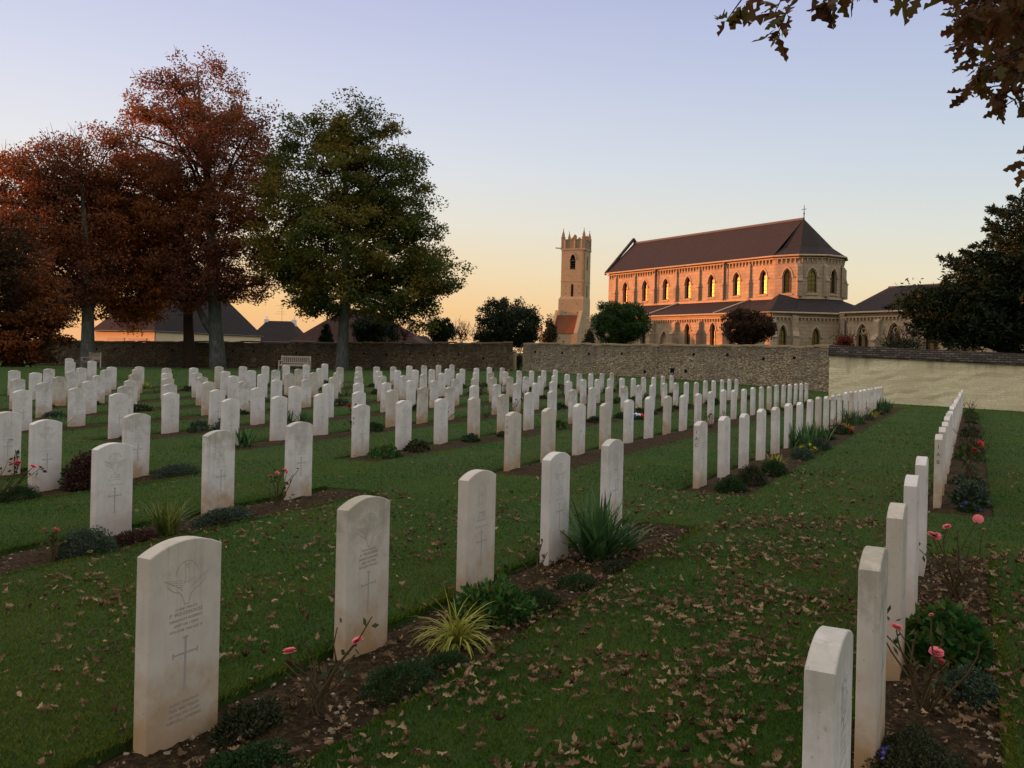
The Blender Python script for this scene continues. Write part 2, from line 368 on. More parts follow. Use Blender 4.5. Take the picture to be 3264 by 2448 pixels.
def ribbon(mb, pts, w, y=-ST / 2 - .0007):
    """flat line of width w lying on the front face; pts in (x, z)"""
    for (x0, z0), (x1, z1) in zip(pts, pts[1:]):
        dx, dz = x1 - x0, z1 - z0; L = math.hypot(dx, dz) or 1
        nx, nz = -dz / L * w / 2, dx / L * w / 2; ex, ez = dx / L * w * .3, dz / L * w * .3
        mb.add([(x0 - ex + nx, y, z0 - ez + nz), (x0 - ex - nx, y, z0 - ez - nz), (x1 + ex - nx, y, z1 + ez - nz), (x1 + ex + nx, y, z1 + ez + nz)], [(0, 1, 2, 3)])
        y -= .000004
def arc(cx, cz, rx, rz, a0, a1, n=14):
    return [(cx + rx * math.cos(math.radians(a0 + (a1 - a0) * k / n)), cz + rz * math.sin(math.radians(a0 + (a1 - a0) * k / n))) for k in range(n + 1)]
EZ = .625
def emblem_wings():
    mb = MB(); z = EZ
    ribbon(mb, arc(0, z + .03, .062, .062, 10, 175), .004)                       # canopy
    ribbon(mb, [(-.012, z + .088), (-.006, z + .02), (-.014, z - .01)], .0022)
    ribbon(mb, [(.014, z + .085), (.008, z + .02), (.012, z - .01)], .0018)
    ribbon(mb, [(-.01, z + .076), (.012, z + .076)], .002); ribbon(mb, arc(0, z + .066, .006, .006, 0, 360, 8), .002)
    for sg in (-1, 1):
        for k in range(5):                                                      # feathers
            x1 = sg * (.125 - .019 * k); zz = z + .012 - .0105 * k
            ribbon(mb, [(sg * .022, zz - .004), (x1 * .75, zz + .005), (x1, zz + .012)], .0022)
            ribbon(mb, [(x1, zz + .012), (x1 - sg * .018, zz + .002)], .002)
        ribbon(mb, [(sg * .105, z - .006), (sg * .07, z - .034), (sg * .04, z - .042), (sg * .024, z - .06)], .0042)
        ribbon(mb, [(sg * .024, z - .06), (sg * .012, z - .095)], .0034)
        ribbon(mb, [(sg * .06, z - .02), (sg * .035, z - .05)], .002)
    ribbon(mb, [(-.012, z - .098), (.012, z - .098)], .004); ribbon(mb, [(-.02, z), (.02, z)], .0022)
    return mb.mesh('emblem', M['engraved'])
def emblem_wreath():
    mb = MB(); z = EZ
    ribbon(mb, arc(0, z, .062, .085, -60, 60), .004); ribbon(mb, arc(0, z, .062, .085, 125, 240), .003)
    ribbon(mb, arc(0, z, .04, .055, -70, 75), .003); ribbon(mb, arc(0, z, .04, .055, 110, 265), .0034)
    ribbon(mb, [(-.016, z + .085), (-.016, z + .1), (0, z + .108), (.016, z + .1), (.016, z + .085), (-.016, z + .085)], .0026)
    ribbon(mb, [(-.05, z - .1), (0, z - .108), (.05, z - .1)], .004)
    ribbon(mb, [(0, z + .04), (0, z - .09)], .003); ribbon(mb, [(-.02, z + .01), (.02, z + .01)], .003); ribbon(mb, arc(0, z + .01, .018, .018, 0, 360, 10), .002)
    return mb.mesh('emblem', M['engraved'])
def emblem_star():
    mb = MB(); z = EZ
    ribbon(mb, arc(0, z, .055, .055, 0, 360, 20), .0034); ribbon(mb, arc(0, z, .034, .034, 0, 360, 14), .0026)
    for k in range(8):
        a = k * math.pi / 4; ribbon(mb, [(.055 * math.cos(a), z + .055 * math.sin(a)), (.078 * math.cos(a), z + .078 * math.sin(a))], .004)
    ribbon(mb, [(-.05, z - .085), (.05, z - .085)], .004)
    return mb.mesh('emblem', M['engraved'])
def cross_mesh(zc=.278, h=.20, w=.13, t=.011):
    mb = MB(); y = -ST / 2 - .0009; zb, zt, za = zc - h * .62, zc + h * .5, zc + h * .17
    def flare(p0, p1, t0, t1): ribbon(mb, [p0, p1], t0, y); 
    ribbon(mb, [(0, zb), (0, zt)], t, y)
    ribbon(mb, [(-w / 2, za), (-t * .8, za)], t * .8, y - .00002); ribbon(mb, [(t * .8, za), (w / 2, za)], t * .8, y - .00002)
    ribbon(mb, [(-.012, zt + .004), (.012, zt + .004)], .008, y - .0001); ribbon(mb, [(-.012, zb - .002), (.012, zb - .002)], .006, y - .0001)
    ribbon(mb, [(-w / 2 - .003, za - .012), (-w / 2 - .003, za + .012)], .007, y - .0001); ribbon(mb, [(w / 2 + .003, za - .012), (w / 2 + .003, za + .012)], .007, y - .0001)
    return mb.mesh('cross', M['engraved'])
def broad_cross_mesh():
    mb = MB(); y = -ST / 2 - .0009
    pts = [(-.018, .14), (.018, .14), (.018, .33), (.07, .33), (.07, .37), (.018, .37), (.018, .45), (-.018, .45), (-.018, .37), (-.07, .37), (-.07, .33), (-.018, .33), (-.018, .14)]
    ribbon(mb, pts, .005, y); ribbon(mb, arc(0, .35, .05, .05, 0, 360, 16), .004, y - .0003)
    return mb.mesh('cross', M['engraved'])
def text_mesh(name, lines, mat, face='front', size=.0165, z0=.505, pitch=.0235, mats=None):
    """lettering as flat mesh on the front (-y) or near end (-x) of a stone"""
    V = []; F = []
    dg = None
    for i, ln in enumerate(lines):
        txt, sz = ln if isinstance(ln, tuple) else (ln, size)
        if not txt: continue
        cu = bpy.data.curves.new('t', 'FONT'); cu.body = txt; cu.size = sz; cu.align_x = 'CENTER'; cu.space_character = 1.12; cu.resolution_u = 2
        ob = bpy.data.objects.new('t', cu); COL.objects.link(ob); bpy.context.view_layer.update()
        me = bpy.data.meshes.new_from_object(ob.evaluated_get(bpy.context.evaluated_depsgraph_get()))
        z = z0 - pitch * i; n = len(V)
        for v in me.vertices:
            if face == 'front': V.append((v.co.x * .95, -ST / 2 - .0008, z + v.co.y))
            else: V.append((-SW / 2 - .0008, -v.co.x, z + v.co.y))
        F += [tuple(n + k for k in p.vertices) for p in me.polygons]
        bpy.data.objects.remove(ob); bpy.data.curves.remove(cu); bpy.data.meshes.remove(me)
    out = bpy.data.meshes.new(name); out.from_pydata(V, [], F); out.update(); out.materials.append(mat); return out

EMB = [emblem_wings(), emblem_wreath(), emblem_star()]
CRS = [cross_mesh(), cross_mesh(.29, .17, .11, .009), broad_cross_mesh()]
SM = {}
def stone_me(h, buff):
    k = (round(h, 3), buff)
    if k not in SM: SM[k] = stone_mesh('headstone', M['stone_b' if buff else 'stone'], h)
    return SM[k]
GEN_INS = [text_mesh('inscription', L, M['engraved']) for L in (
    [('2873 PRIVATE', .0155), ('R. HURST', .022), 'PARACHUTE REGIMENT', 'ARMY AIR CORPS', '7TH JUNE 1944 AGE 22'],
    [('1459 GUNNER', .0155), ('W. ALLEN', .022), 'ROYAL ARTILLERY', '', '18TH JUNE 1944 AGE 30'],
    [('3604 SERGEANT', .0155), ('T. GIBSON', .022), 'THE BLACK WATCH', '', '10TH JUNE 1944 AGE 26'])]
INS_A = text_mesh('inscription', [('5110087 PRIVATE', .0155), ('F. WOODHOUSE', .0235), 'PARACHUTE REGIMENT', 'ARMY AIR CORPS', '10TH JUNE 1944 AGE 19'], M['engraved_soft'])
EPI_A = text_mesh('epitaph', ['SILENT THOUGHTS', 'TRUE AND TENDER', 'OF ONE WE LOVED', 'AND STILL REMEMBER'], M['engraved_soft'], z0=.092, pitch=.0245, size=.0185)
INS_B = text_mesh('inscription', [('85738 CORPORAL', .0155), ('A. MELBOURNE', .0235), 'PARACHUTE REGIMENT', 'ARMY AIR CORPS', '18TH JUNE 1944 AGE 21'], M['engraved_soft'])
ORD = ['first', 'second', 'third', 'fourth', 'fifth', 'sixth', 'seventh', 'eighth', 'ninth', 'tenth', 'eleventh', 'twelfth', '13th', '14th', '15th', '16th', '17th', '18th', '19th', '20th', '21st', '22nd', '23rd', '24th']
RZ = math.atan2(UY, UX)
STONES = []
def headstone(s, d, h, label, buff=False, emb=None, crs=None, ins=None, epi=None, side=None, cat='headstone'):
    x, y = P2(s + SW / 2, d + ST / 2); z = gz(x, y); h = h + .055
    r = random.Random(int(s * 1000) * 31 + int(d * 1000))
    o = link(bpy.data.objects.new('headstone', stone_me(h, buff)))
    o.location = (x, y, z); lean = 0 if y < 9 else .012
    o.rotation_euler = (r.uniform(-lean, lean), r.uniform(-lean, lean), RZ + r.uniform(-.02, .02) * (0 if y < 9 else 1))
    tag(o, label, cat, 'white war grave headstones')
    dz = h - .76
    def part(me, name):
        c = link(bpy.data.objects.new(name, me), o); c.location = (0, 0, dz); return c
    e = EMB[r.choice((0, 0, 1, 1, 2))] if emb is None else EMB[emb]
    part(e, 'emblem'); part(CRS[r.choice((0, 1, 1, 1))] if crs is None else CRS[crs], 'cross')
    if ins is None and y < 26: ins = GEN_INS[r.randrange(3)]
    if ins: part(ins, 'inscription')
    if epi: part(epi, 'epitaph')
    if side: part(text_mesh('plot_letters', [(c, .062) for c in side], M['engraved_dark'], 'side', z0=.655, pitch=.087), 'plot_letters')
    STONES.append((s, d)); return o

# near plot (five rows), measured one by one
headstone(2.492, -.386, .752, 'pale headstone at the lower right corner, closest of the right row, seen edge-on')
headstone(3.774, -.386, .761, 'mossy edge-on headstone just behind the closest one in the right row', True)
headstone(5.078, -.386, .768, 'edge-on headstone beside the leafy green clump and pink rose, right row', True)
headstone(6.416, -.386, .778, 'edge-on headstone between the leafy clump and the lilac-tinged end stone, right row')
headstone(7.734, -.386, .788, 'edge-on headstone right before the stone lettered I A B')
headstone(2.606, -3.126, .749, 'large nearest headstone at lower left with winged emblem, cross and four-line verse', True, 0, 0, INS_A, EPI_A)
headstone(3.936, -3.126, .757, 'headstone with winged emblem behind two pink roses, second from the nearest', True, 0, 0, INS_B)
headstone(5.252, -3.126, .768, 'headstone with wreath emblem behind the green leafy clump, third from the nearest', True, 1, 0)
headstone(6.586, -3.126, .778, 'white headstone with winged emblem just left of the big iris clump', False, 0, 1)
headstone(7.9, -3.126, .788, 'white headstone standing behind the big iris clump', False, 1, 1)
headstone(5.522, -7.265, .743, 'headstone with winged emblem behind the grey-green cushion plant at far left', False, 0, 0)
headstone(6.86, -7.265, .769, 'headstone with winged emblem right of the spiky olive-green clump', False, 0, 0)
headstone(8.148, -7.265, .782, 'headstone with a pink rose spray crossing its lower left edge', False, 0, 0)
headstone(6.98, -10.354, .761, 'headstone behind two pink roses near the left edge', False, 0, 0)
headstone(8.336, -10.354, .765, 'headstone with pink-lit edge behind the purple shrub at left', False, 2, 0)
headstone(7.66, -12.203, .76, 'headstone cut off by the left edge of the picture', False, 2, 1)
# far plot: (letter, d, s0, spacing, count)
FAR = [('B', -.369, 11.348, 1.264, 22), ('C', -3.241, 11.493, 1.274, 22), ('D', -6.206, 11.743, 1.277, 22), ('E', -9.216, 11.945, 1.284, 22),
       ('F', -12.203, 11.942, 1.291, 22), ('G', -15.118, 11.848, 1.296, 22), ('H', -18.071, 11.803, 1.300, 22), ('I', -20.965, 14.303, 1.300, 20),
       ('J', -23.882, 15.507, 1.303, 19), ('K', -26.868, 18.080, 1.309, 12), ('L', -29.287, 18.947, 1.292, 5)]
for ri, (L, d, s0, ds, n) in enumerate(FAR):
    for k in range(n):
        r = random.Random(ri * 100 + k)
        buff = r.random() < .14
        hh = .76 + (.0 if r.random() < .6 else r.choice((-.02, .02)))
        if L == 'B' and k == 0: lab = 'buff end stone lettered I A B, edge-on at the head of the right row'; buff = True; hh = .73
        elif L == 'C' and k == 0: lab = 'pink-lit end stone lettered I A C, first of the long row toward the rendered wall'; hh = .76
        elif L == 'D' and k == 0: lab = 'end stone lettered I A D with wreath emblem and thin cross'; hh = .76
        elif L == 'E' and k == 0: lab = 'end stone lettered I A E heading the fourth row from the right'; hh = .76
        else:
            lab = '%s headstone, %s from the near end of the far plot\'s %s row from right' % ('buff' if buff else 'white', ORD[k], ORD[ri])
        side = {'B': 'IAB', 'C': 'IAC', 'D': 'IAD', 'E': 'IAE'}.get(L) if k == 0 else None
        headstone(s0 + k * ds, d, hh, lab, buff, side=side, emb=1 if (k == 0 and side) else None, crs=2 if (L, k) in (('D', 1), ('C', 1)) else None)
for s, d, lab in ((26.0, -34.6, 'lone headstone in front of the distant bench under the left tree'), (24.95, -34.6, 'front one of two overlapping headstones left of the distant bench'), (27.0, -37.5, 'rear one of two overlapping headstones left of the distant bench')):
    headstone(s, d, .76, lab)
# ------------------------------------------------------------------ lawn, soil beds
BEDS = [(-3.5, 8.55, -.47, .17), (-3.5, 8.75, -3.21, -2.36), (-3.5, 9.05, -7.36, -6.5), (-3.5, 9.15, -10.45, -9.6), (-3.5, 8.5, -12.3, -11.5)]
for (L, d, s0, ds, n) in FAR:
    BEDS.append((s0 - .42, s0 + (n - 1) * ds + 1.6, d - .1, d + (.62 if L == 'B' else .8)))
BEDS.append((24.4, 28, -34.7, -33.9))
def in_bed(s, d, pad=0.):
    r = np.zeros(np.shape(s), bool)
    for a, b, c, e in BEDS: r |= (s > a - pad) & (s < b + pad) & (d > c - pad) & (d < e + pad)
    return r
def lines(lo, hi, step, cuts):
    v = sorted(set([round(c, 4) for c in cuts if lo < c < hi] + [lo, hi])); out = []
    for a, b in zip(v, v[1:]):
        n = max(1, int(math.ceil((b - a) / step))); out += [a + (b - a) * k / n for k in range(n)]
    return np.array(out + [hi])
def build_lawn():
    ss = lines(-8, 110, .8, [x for b in BEDS for x in b[:2]]); dd = lines(-95, 45, .8, [x for b in BEDS for x in b[2:]])
    S, D = np.meshgrid(ss, dd, indexing='ij'); X, Y = P2(S, D); Z = ground(X, Y)
    V = np.stack([X, Y, Z], -1).reshape(-1, 3); n2 = len(dd)
    sc = (ss[:-1] + ss[1:]) / 2; dc = (dd[:-1] + dd[1:]) / 2
    bed = in_bed(*np.meshgrid(sc, dc, indexing='ij'))
    I, J = np.where(~bed); a = I * n2 + J
    F = np.stack([a, a + 1, a + n2 + 1, a + n2], 1)
    # cut turf edge down to the soil
    LV = V.copy(); LV[:, 2] -= .08; off = len(V); E = []
    for i, j in zip(*np.where(bed)):
        for di, dj, p, q in ((-1, 0, (i, j), (i, j + 1)), (1, 0, (i + 1, j + 1), (i + 1, j)), (0, -1, (i + 1, j), (i, j)), (0, 1, (i, j + 1), (i + 1, j + 1))):
            if not bed[i + di, j + dj]:
                u = p[0] * n2 + p[1]; w = q[0] * n2 + q[1]; E.append((u, w, w + off, u + off))
    o = np_obj('lawn', np.vstack([V, LV]), np.vstack([F, np.array(E)]), M['lawn']); tag(o, kind='structure')
build_lawn()
def build_soil():
    Vs = []; Fs = []; n0 = 0
    for (a, b, c, e) in BEDS:
        near = c > -13 and b < 12
        st = .035 if near and c > -4 else (.06 if near else .14)
        a2 = max(a, .5) if near else a
        ns = max(2, int((b - a2) / st)); nd = max(2, int((e - c) / st))
        S, D = np.meshgrid(np.linspace(a2, b, ns + 1), np.linspace(c, e, nd + 1), indexing='ij'); X, Y = P2(S, D)
        m_ = np.clip(np.sin(np.pi * (D - c) / (e - c)), 0, 1) ** .5
        nz = rng.random(S.shape)
        Z = ground(X, Y) - (.052 if near else .03) + .028 * m_ + (nz - .5) * .022 * m_ + .012 * np.sin(S * 9 + D * 5) * m_
        V = np.stack([X, Y, Z], -1).reshape(-1, 3); i, j = np.meshgrid(np.arange(ns), np.arange(nd), indexing='ij'); k = (i * (nd + 1) + j).ravel() + n0
        Fs.append(np.stack([k, k + 1, k + nd + 2, k + nd + 1], 1)); Vs.append(V); n0 += len(V)
    o = np_obj('bed_soil', np.vstack(Vs), np.vstack(Fs), M['soil'], smooth=True); tag(o, kind='structure')
build_soil()
mb = MB(); mb.add([(-3000, -3000, -1.6), (3000, -3000, -1.6), (3000, 3000, -1.6), (-3000, 3000, -1.6)], [(0, 1, 2, 3)])
tag(mb.build('ground', M['field']), kind='structure')

def blades():
    Vs = []; Fs = []; n0 = 0
    for (ya, yb, n) in ((2.3, 3.2, 75000), (3.2, 5, 130000), (5, 8, 130000), (8, 14, 120000), (14, 26, 90000), (26, 60, 80000)):
        Y = np.exp(rng.uniform(math.log(ya), math.log(yb), n)); X = rng.uniform(-1, 1, n) * (.6 * Y + .9)
        s, d = SD(X, Y); ok = ~in_bed(s, d, -.015)
        X, Y = X[ok], Y[ok]; n = len(X); Z = ground(X, Y)
        a = rng.uniform(0, 2 * np.pi, n); w = .0016 * np.maximum(1, Y / 3.2) * rng.uniform(.7, 1.3, n)
        h = rng.uniform(.007, .020, n) * np.where(rng.random(n) < .05, 1.5, 1) * np.clip(1 + (Y - 10) / 60, 1, 1.4)
        ln = rng.uniform(.2, .9, n) * h; la = rng.uniform(0, 2 * np.pi, n)
        V = np.empty((n, 4, 3)); dx, dy = np.cos(a) * w, np.sin(a) * w
        V[:, 0] = np.stack([X - dx, Y - dy, Z - .004], 1); V[:, 1] = np.stack([X + dx, Y + dy, Z - .004], 1)
        mx, my = X + .35 * ln * np.cos(la), Y + .35 * ln * np.sin(la)
        V[:, 2] = np.stack([mx + dx * .7, my + dy * .7, Z + h * .65], 1)
        V[:, 3] = np.stack([X + ln * np.cos(la), Y + ln * np.sin(la), Z + h], 1)
        k = np.arange(n)[:, None] * 4 + n0
        Fs.append(k + np.array([[0, 1, 2, 3]])); Vs.append(V.reshape(-1, 3)); n0 += n * 4
    # shaggier fringe along the turf edges of the near beds
    for (a_, b_, c_, e_) in BEDS[:5]:
        for dd_ in (c_, e_):
            n = 5000; S = rng.uniform(max(a_, 1), b_, n); D = dd_ + rng.normal(0, .012, n) + (-.012 if dd_ == c_ else .012)
            X, Y = P2(S, D); Z = ground(X, Y); a = rng.uniform(0, 6.28, n); w = .002 * np.maximum(1, Y / 3.2); h = rng.uniform(.008, .026, n)
            sg = 1 if dd_ == c_ else -1; ln = rng.uniform(-.2, 1, n) * .03
            V = np.empty((n, 4, 3)); dx, dy = np.cos(a) * w, np.sin(a) * w; lx, ly = VX * sg * ln, VY * sg * ln
            V[:, 0] = np.stack([X - dx, Y - dy, Z - .02], 1); V[:, 1] = np.stack([X + dx, Y + dy, Z - .02], 1)
            V[:, 2] = np.stack([X + lx * .5 + dx * .6, Y + ly * .5 + dy * .6, Z + h * .6], 1); V[:, 3] = np.stack([X + lx, Y + ly, Z + h], 1)
            k = np.arange(n)[:, None] * 4 + n0; Fs.append(k + np.array([[0, 1, 2, 3]])); Vs.append(V.reshape(-1, 3)); n0 += n * 4
    o = np_obj('grass', np.vstack(Vs), np.vstack(Fs), M['grass'])
    tag(o, 'short dark green turf growing between the headstone rows', 'grass', kind='stuff')
blades()

# ------------------------------------------------------------------ fallen oak leaves
def oak_outline(n=30, lobes=4, seed=0):
    """half outline of a lobed oak leaf, stalk at (0,0), tip at (1,0): list of (t, half width)"""
    r = random.Random(seed); out = []
    for k in range(n + 1):
        t = k / n
        env = .30 * math.sin(math.pi * min(1, t * 1.02) ** .8) ** .8 * (.55 + .75 * t)
        lob = .5 + .5 * math.cos(2 * math.pi * (lobes * t - .62) + r.uniform(-.3, .3))
        out.append((t, max(.004, env * (.42 + .58 * lob)) if 0 < k < n else .004))
    return out
def oak_leaf_arrays(seed, curl=.25, n=18):
    r = random.Random(seed); A = oak_outline(n, r.choice((3, 4, 4)), seed); B = oak_outline(n, r.choice((3, 4, 4)), seed + 50)
    V = []; F = []; c1, c2, tw = r.uniform(.3, 1) * curl, r.uniform(-.5, 1.2) * curl, r.uniform(-.6, .6)
    for (t, wa), (_, wb) in zip(A, B):
        zc = c2 * (t - .5) ** 2 * 1.6; x = t - .5
        for w in (wa, 0, -wb):
            V.append((x, w, zc + c1 * abs(w) * 1.6 + tw * (t - .5) * w + .02 * math.sin(9 * t + 8 * w)))
    for k in range(n):
        a = 3 * k; F += [(a, a + 3, a + 4, a + 1), (a + 1, a + 4, a + 5, a + 2)]
    V = np.array(V); V[:, 2] -= V[:, 2].min(); return V, np.array(F)
OAK = [oak_leaf_arrays(i, c) for i, c in enumerate((.6, 1.2, 1.8, .5, 2.4, 1.4, -1.2, .9))]
def litter():
    P = []
    def zone(s0, s1, d0, d1, dens, key):
        n = int((s1 - s0) * (d1 - d0) * dens); S = rng.uniform(s0, s1, n); D = rng.uniform(d0, d1, n)
        cl = np.sin(S * 2.1 + D * 1.3) * np.sin(D * 2.9 - S * 1.7) + .5 * np.sin(S * 5.3) * np.sin(D * 4.7)
        ok = rng.random(n) < np.clip(.6 + .55 * cl, .1, 1)
        X, Y = P2(S, D); ok &= (Y > 2.5) & (np.abs(X) < .6 * Y + .6)
        P.extend((X[i], Y[i], key) for i in np.where(ok)[0])
    zone(1, 6.5, -2.36, -.47, 340, 'path'); zone(6.5, 10, -2.36, -.47, 240, 'path'); zone(10, 14, -2.4, -.3, 60, 'path'); zone(14, 26, -2.4, -.3, 14, 'path')
    zone(8.8, 11.2, -3.6, -2.4, 80, 'path'); zone(9, 13, -6, -3.4, 24, 'lawn')
    zone(1, 5.5, -6.5, -3.21, 95, 'lawn'); zone(5.5, 9, -6.5, -3.21, 95, 'lawn'); zone(2, 9, -9.6, -7.4, 7, 'lawn'); zone(9, 14, -9.5, -6, 3, 'lawn')
    zone(1, 9, .16, 2.5, 200, 'right'); zone(9, 16, .5, 4, 45, 'right'); zone(16, 30, .5, 6, 5, 'right')
    zone(1, 8.5, -.3, .17, 330, 'bed'); zone(1, 8.7, -3.05, -2.36, 150, 'bed'); zone(3, 9, -7.2, -6.5, 9, 'bed'); zone(11, 30, -10, -.4, 1.2, 'lawn')
    P.sort(key=lambda q: q[1])
    mes = []
    for i, (V, F) in enumerate(OAK):
        for j in range(2):
            mes.append(np_mesh('fallen_leaf', V, F, LEAFM[(i * 2 + j) % 5]))
    LAB = {'path': 'curled brown oak leaf on the grass between the two nearest headstone rows', 'lawn': 'dry brown oak leaf on the grass left of the nearest headstone',
           'right': 'dry brown oak leaf on the grass right of the last bed', 'bed': 'dry brown oak leaf lying on the soil of a near flower bed'}
    def place(x, y, key):
        sz = .032 + .045 * rng.random() ** 1.2; rz = rng.uniform(0, 6.28); tx, ty = rng.normal(0, .33, 2)
        if rng.random() < .4: tx += rng.choice((-.9, .9, 1.6))
        lift = .016 if key != 'bed' else -.02
        return sz, Matrix.Translation((x, y, gz(x, y) + lift + .3 * sz * abs(tx))) @ Matrix.Rotation(rz, 4, 'Z') @ Matrix.Rotation(tx, 4, 'X') @ Matrix.Rotation(ty, 4, 'Y')
    for k, (x, y, key) in enumerate(P[:300]):
        sz, mt = place(x, y, key)
        o = link(bpy.data.objects.new('fallen_leaf', mes[rng.integers(len(mes))])); o.matrix_world = mt @ Matrix.Scale(sz, 4)
        tag(o, LAB[key], 'leaf', {'path': 'fallen leaves between the near rows', 'lawn': 'fallen leaves left of the nearest stone', 'right': 'fallen leaves right of the last bed', 'bed': 'fallen leaves on the near beds'}[key])
    Vs = []; Fs = []; n0 = 0
    for (x, y, key) in P[300:]:
        V, F = OAK[rng.integers(len(OAK))]; sz, mt = place(x, y, key); A = np.array(mt); W = (V * sz) @ A[:3, :3].T + A[:3, 3]
        Vs.append(W); Fs.append(F + n0); n0 += len(V)
    for (a, b, c, e) in BEDS[:4]:      # leaf crumbs and stalks on the near soil
        for _ in range(1100):
            s_, d_ = rng.uniform(max(a, 1.5), b), rng.uniform(c + .03, e); x, y = P2(s_, d_); V, F = OAK[rng.integers(len(OAK))]; sz = rng.uniform(.01, .034)
            A = np.array(Matrix.Translation((x, y, gz(x, y) - .026)) @ Matrix.Rotation(rng.uniform(0, 6.3), 4, 'Z') @ Matrix.Rotation(rng.normal(0, .6), 4, 'X')); Vs.append((V * sz * np.array([1, rng.uniform(.3, 1), 1])) @ A[:3, :3].T + A[:3, 3]); Fs.append(F + n0); n0 += len(V)
    o = np_obj('leaf_litter', np.vstack(Vs), np.vstack(Fs), M['litter']); tag(o, 'scattered small brown oak leaves farther off on the lawn', 'leaf litter', kind='stuff')
    # pale flint and clod crumbs on the near beds
    mb = MB()
    for (a, b, c, e) in BEDS[:4]:
        for _ in range(900):
            s = rng.uniform(max(a, 1.5), b); d = rng.uniform(c + .05, e - .03); x, y = P2(s, d); r = .003 + .011 * rng.random() ** 3; z = gz(x, y) - .03
            T = Matrix.Translation((x, y, z)) @ Matrix.Rotation(rng.uniform(0, 6), 4, 'Z') @ Matrix.Rotation(rng.uniform(-1, 1), 4, 'X')
            mb.box(-r, r, -r * .7, r * .7, -r * .5, r * .5, T)
    tag(mb.build('gravel', plain('flint_crumbs', rgb('#8a7a62'), .9, .2, 20, .5)), 'small pale stones scattered on the bed soil', 'gravel', kind='stuff')
litter()

# ------------------------------------------------------------------ bed plants
def leaf_quads(P, N, size, aspect=.5, jitter=.5, fold=0.):
    """diamond leaves at P with main axis near N"""
    n = len(P); r = rng.normal(size=(n, 3)); A = N + jitter * r; A /= np.linalg.norm(A, axis=1, keepdims=True) + 1e-9
    B = np.cross(A, rng.normal(size=(n, 3))); B /= np.linalg.norm(B, axis=1, keepdims=True) + 1e-9
    L = (np.broadcast_to(size, n) * rng.uniform(.7, 1.3, n))[:, None]; W = L * aspect
    V = np.empty((n, 4, 3)); V[:, 0] = P; V[:, 1] = P + A * L * .5 + B * W * .5; V[:, 2] = P + A * L; V[:, 3] = P + A * L * .5 - B * W * .5
    F = np.arange(n)[:, None] * 4 + np.arange(4)[None]
    return V.reshape(-1, 3), F
def join(*parts):
    Vs = []; Fs = []; n0 = 0
    for V, F in parts: Vs.append(V); Fs.append(F + n0); n0 += len(V)
    return np.vstack(Vs), np.vstack(Fs)
def dome_pts(n, rx, ry, h, lump=.25):
    u = rng.uniform(0, 2 * np.pi, n); v = rng.random(n) ** .7; th = v * np.pi / 2 * 1.05
    k = 1 + lump * (np.sin(3 * u + 1.3) * np.sin(2.7 * th) + .6 * np.sin(7 * u + 2 * th)) * .5 - .18 * rng.random(n)
    P = np.stack([rx * k * np.cos(u) * np.sin(th), ry * k * np.sin(u) * np.sin(th), h * k * np.cos(th)], 1)
    N = np.stack([np.cos(u) * np.sin(th), np.sin(u) * np.sin(th), np.cos(th) + .35], 1); return P, N / np.linalg.norm(N, axis=1, keepdims=True)
def place_obj(o, s, d, dz=0, rz=None):
    x, y = P2(s, d); o.location = (x, y, gz(x, y) - .03 + dz); o.rotation_euler = (0, 0, rng.uniform(0, 6.28) if rz is None else rz); return o
def cushion(s, d, rx, ry, h, mat, n, size, label, name='cushion_plant', cat='plant', aspect=.45, jitter=.6, flowers=None):
    if size < .04 and label != 'x': n = int(n * 2.4); size *= .62
    P, N = dome_pts(n, rx, ry, h); V, F = leaf_quads(P, N, size, aspect, jitter)
    P2_, N2 = dome_pts(n // 3, rx * .82, ry * .82, h * .8); V2, F2 = leaf_quads(P2_, N2, size * 1.5, .7, .8)
    o = np_obj(name, *join((V, F), (V2, F2)), mat)
    tag(o, label, cat); place_obj(o, s, d, rz=RZ)
    if flowers:
        fm, k, fs = flowers
        for _ in range(k if k < 9 else 0): P, N = dome_pts(1, rx, ry, h * 1.06); np_obj('flower', *leaf_quads(np.repeat(P, 7, 0), np.repeat(N, 7, 0), fs, .8, .9), fm, o)
        if k < 9: return o
        P, N = dome_pts(k, rx, ry, h * 1.06); V, F = leaf_quads(np.repeat(P, 5, 0), np.repeat(N, 5, 0), fs, .8, .9); np_obj('flower', V, F, fm, o)
    return o
def blade_arrays(n, h, spread, w, droop, base_r, seg=6):
    Vs = []; Fs = []; n0 = 0
    for _ in range(n):
        a = rng.uniform(0, 6.28); out = spread * rng.random() ** .7; L = h * rng.uniform(.65, 1.05); b = rng.random() ** .5 * base_r; ba = rng.uniform(0, 6.28)
        p = np.array([b * math.cos(ba), b * math.sin(ba), 0.]); dirx = np.array([math.cos(a), math.sin(a), 0]); side = np.array([-math.sin(a), math.cos(a), 0])
        el = math.pi / 2 - out; V = []
        for k in range(seg + 1):
            t = k / seg; ww = w * (1 - t ** 2.2) * (.7 + .6 * min(1, t * 3)) * .5 + .0004
            V += [p - side * ww, p + side * ww]
            e = el - droop * t * (0.4 + out); p = p + (dirx * math.cos(e) + np.array([0, 0, math.sin(e)])) * L / seg
        Vs.append(np.array(V)); k = np.arange(seg)[:, None] * 2 + n0; Fs.append(k + np.array([[0, 1, 3, 2]])); n0 += 2 * (seg + 1)
    return np.vstack(Vs), np.vstack(Fs)
def blade_clump(s, d, n, h, spread, w, droop, base_r, mat, label, name, cat='plant'):
    o = np_obj(name, *blade_arrays(n, h, spread, w, droop, base_r), mat); tag(o, label, cat); return place_obj(o, s, d)
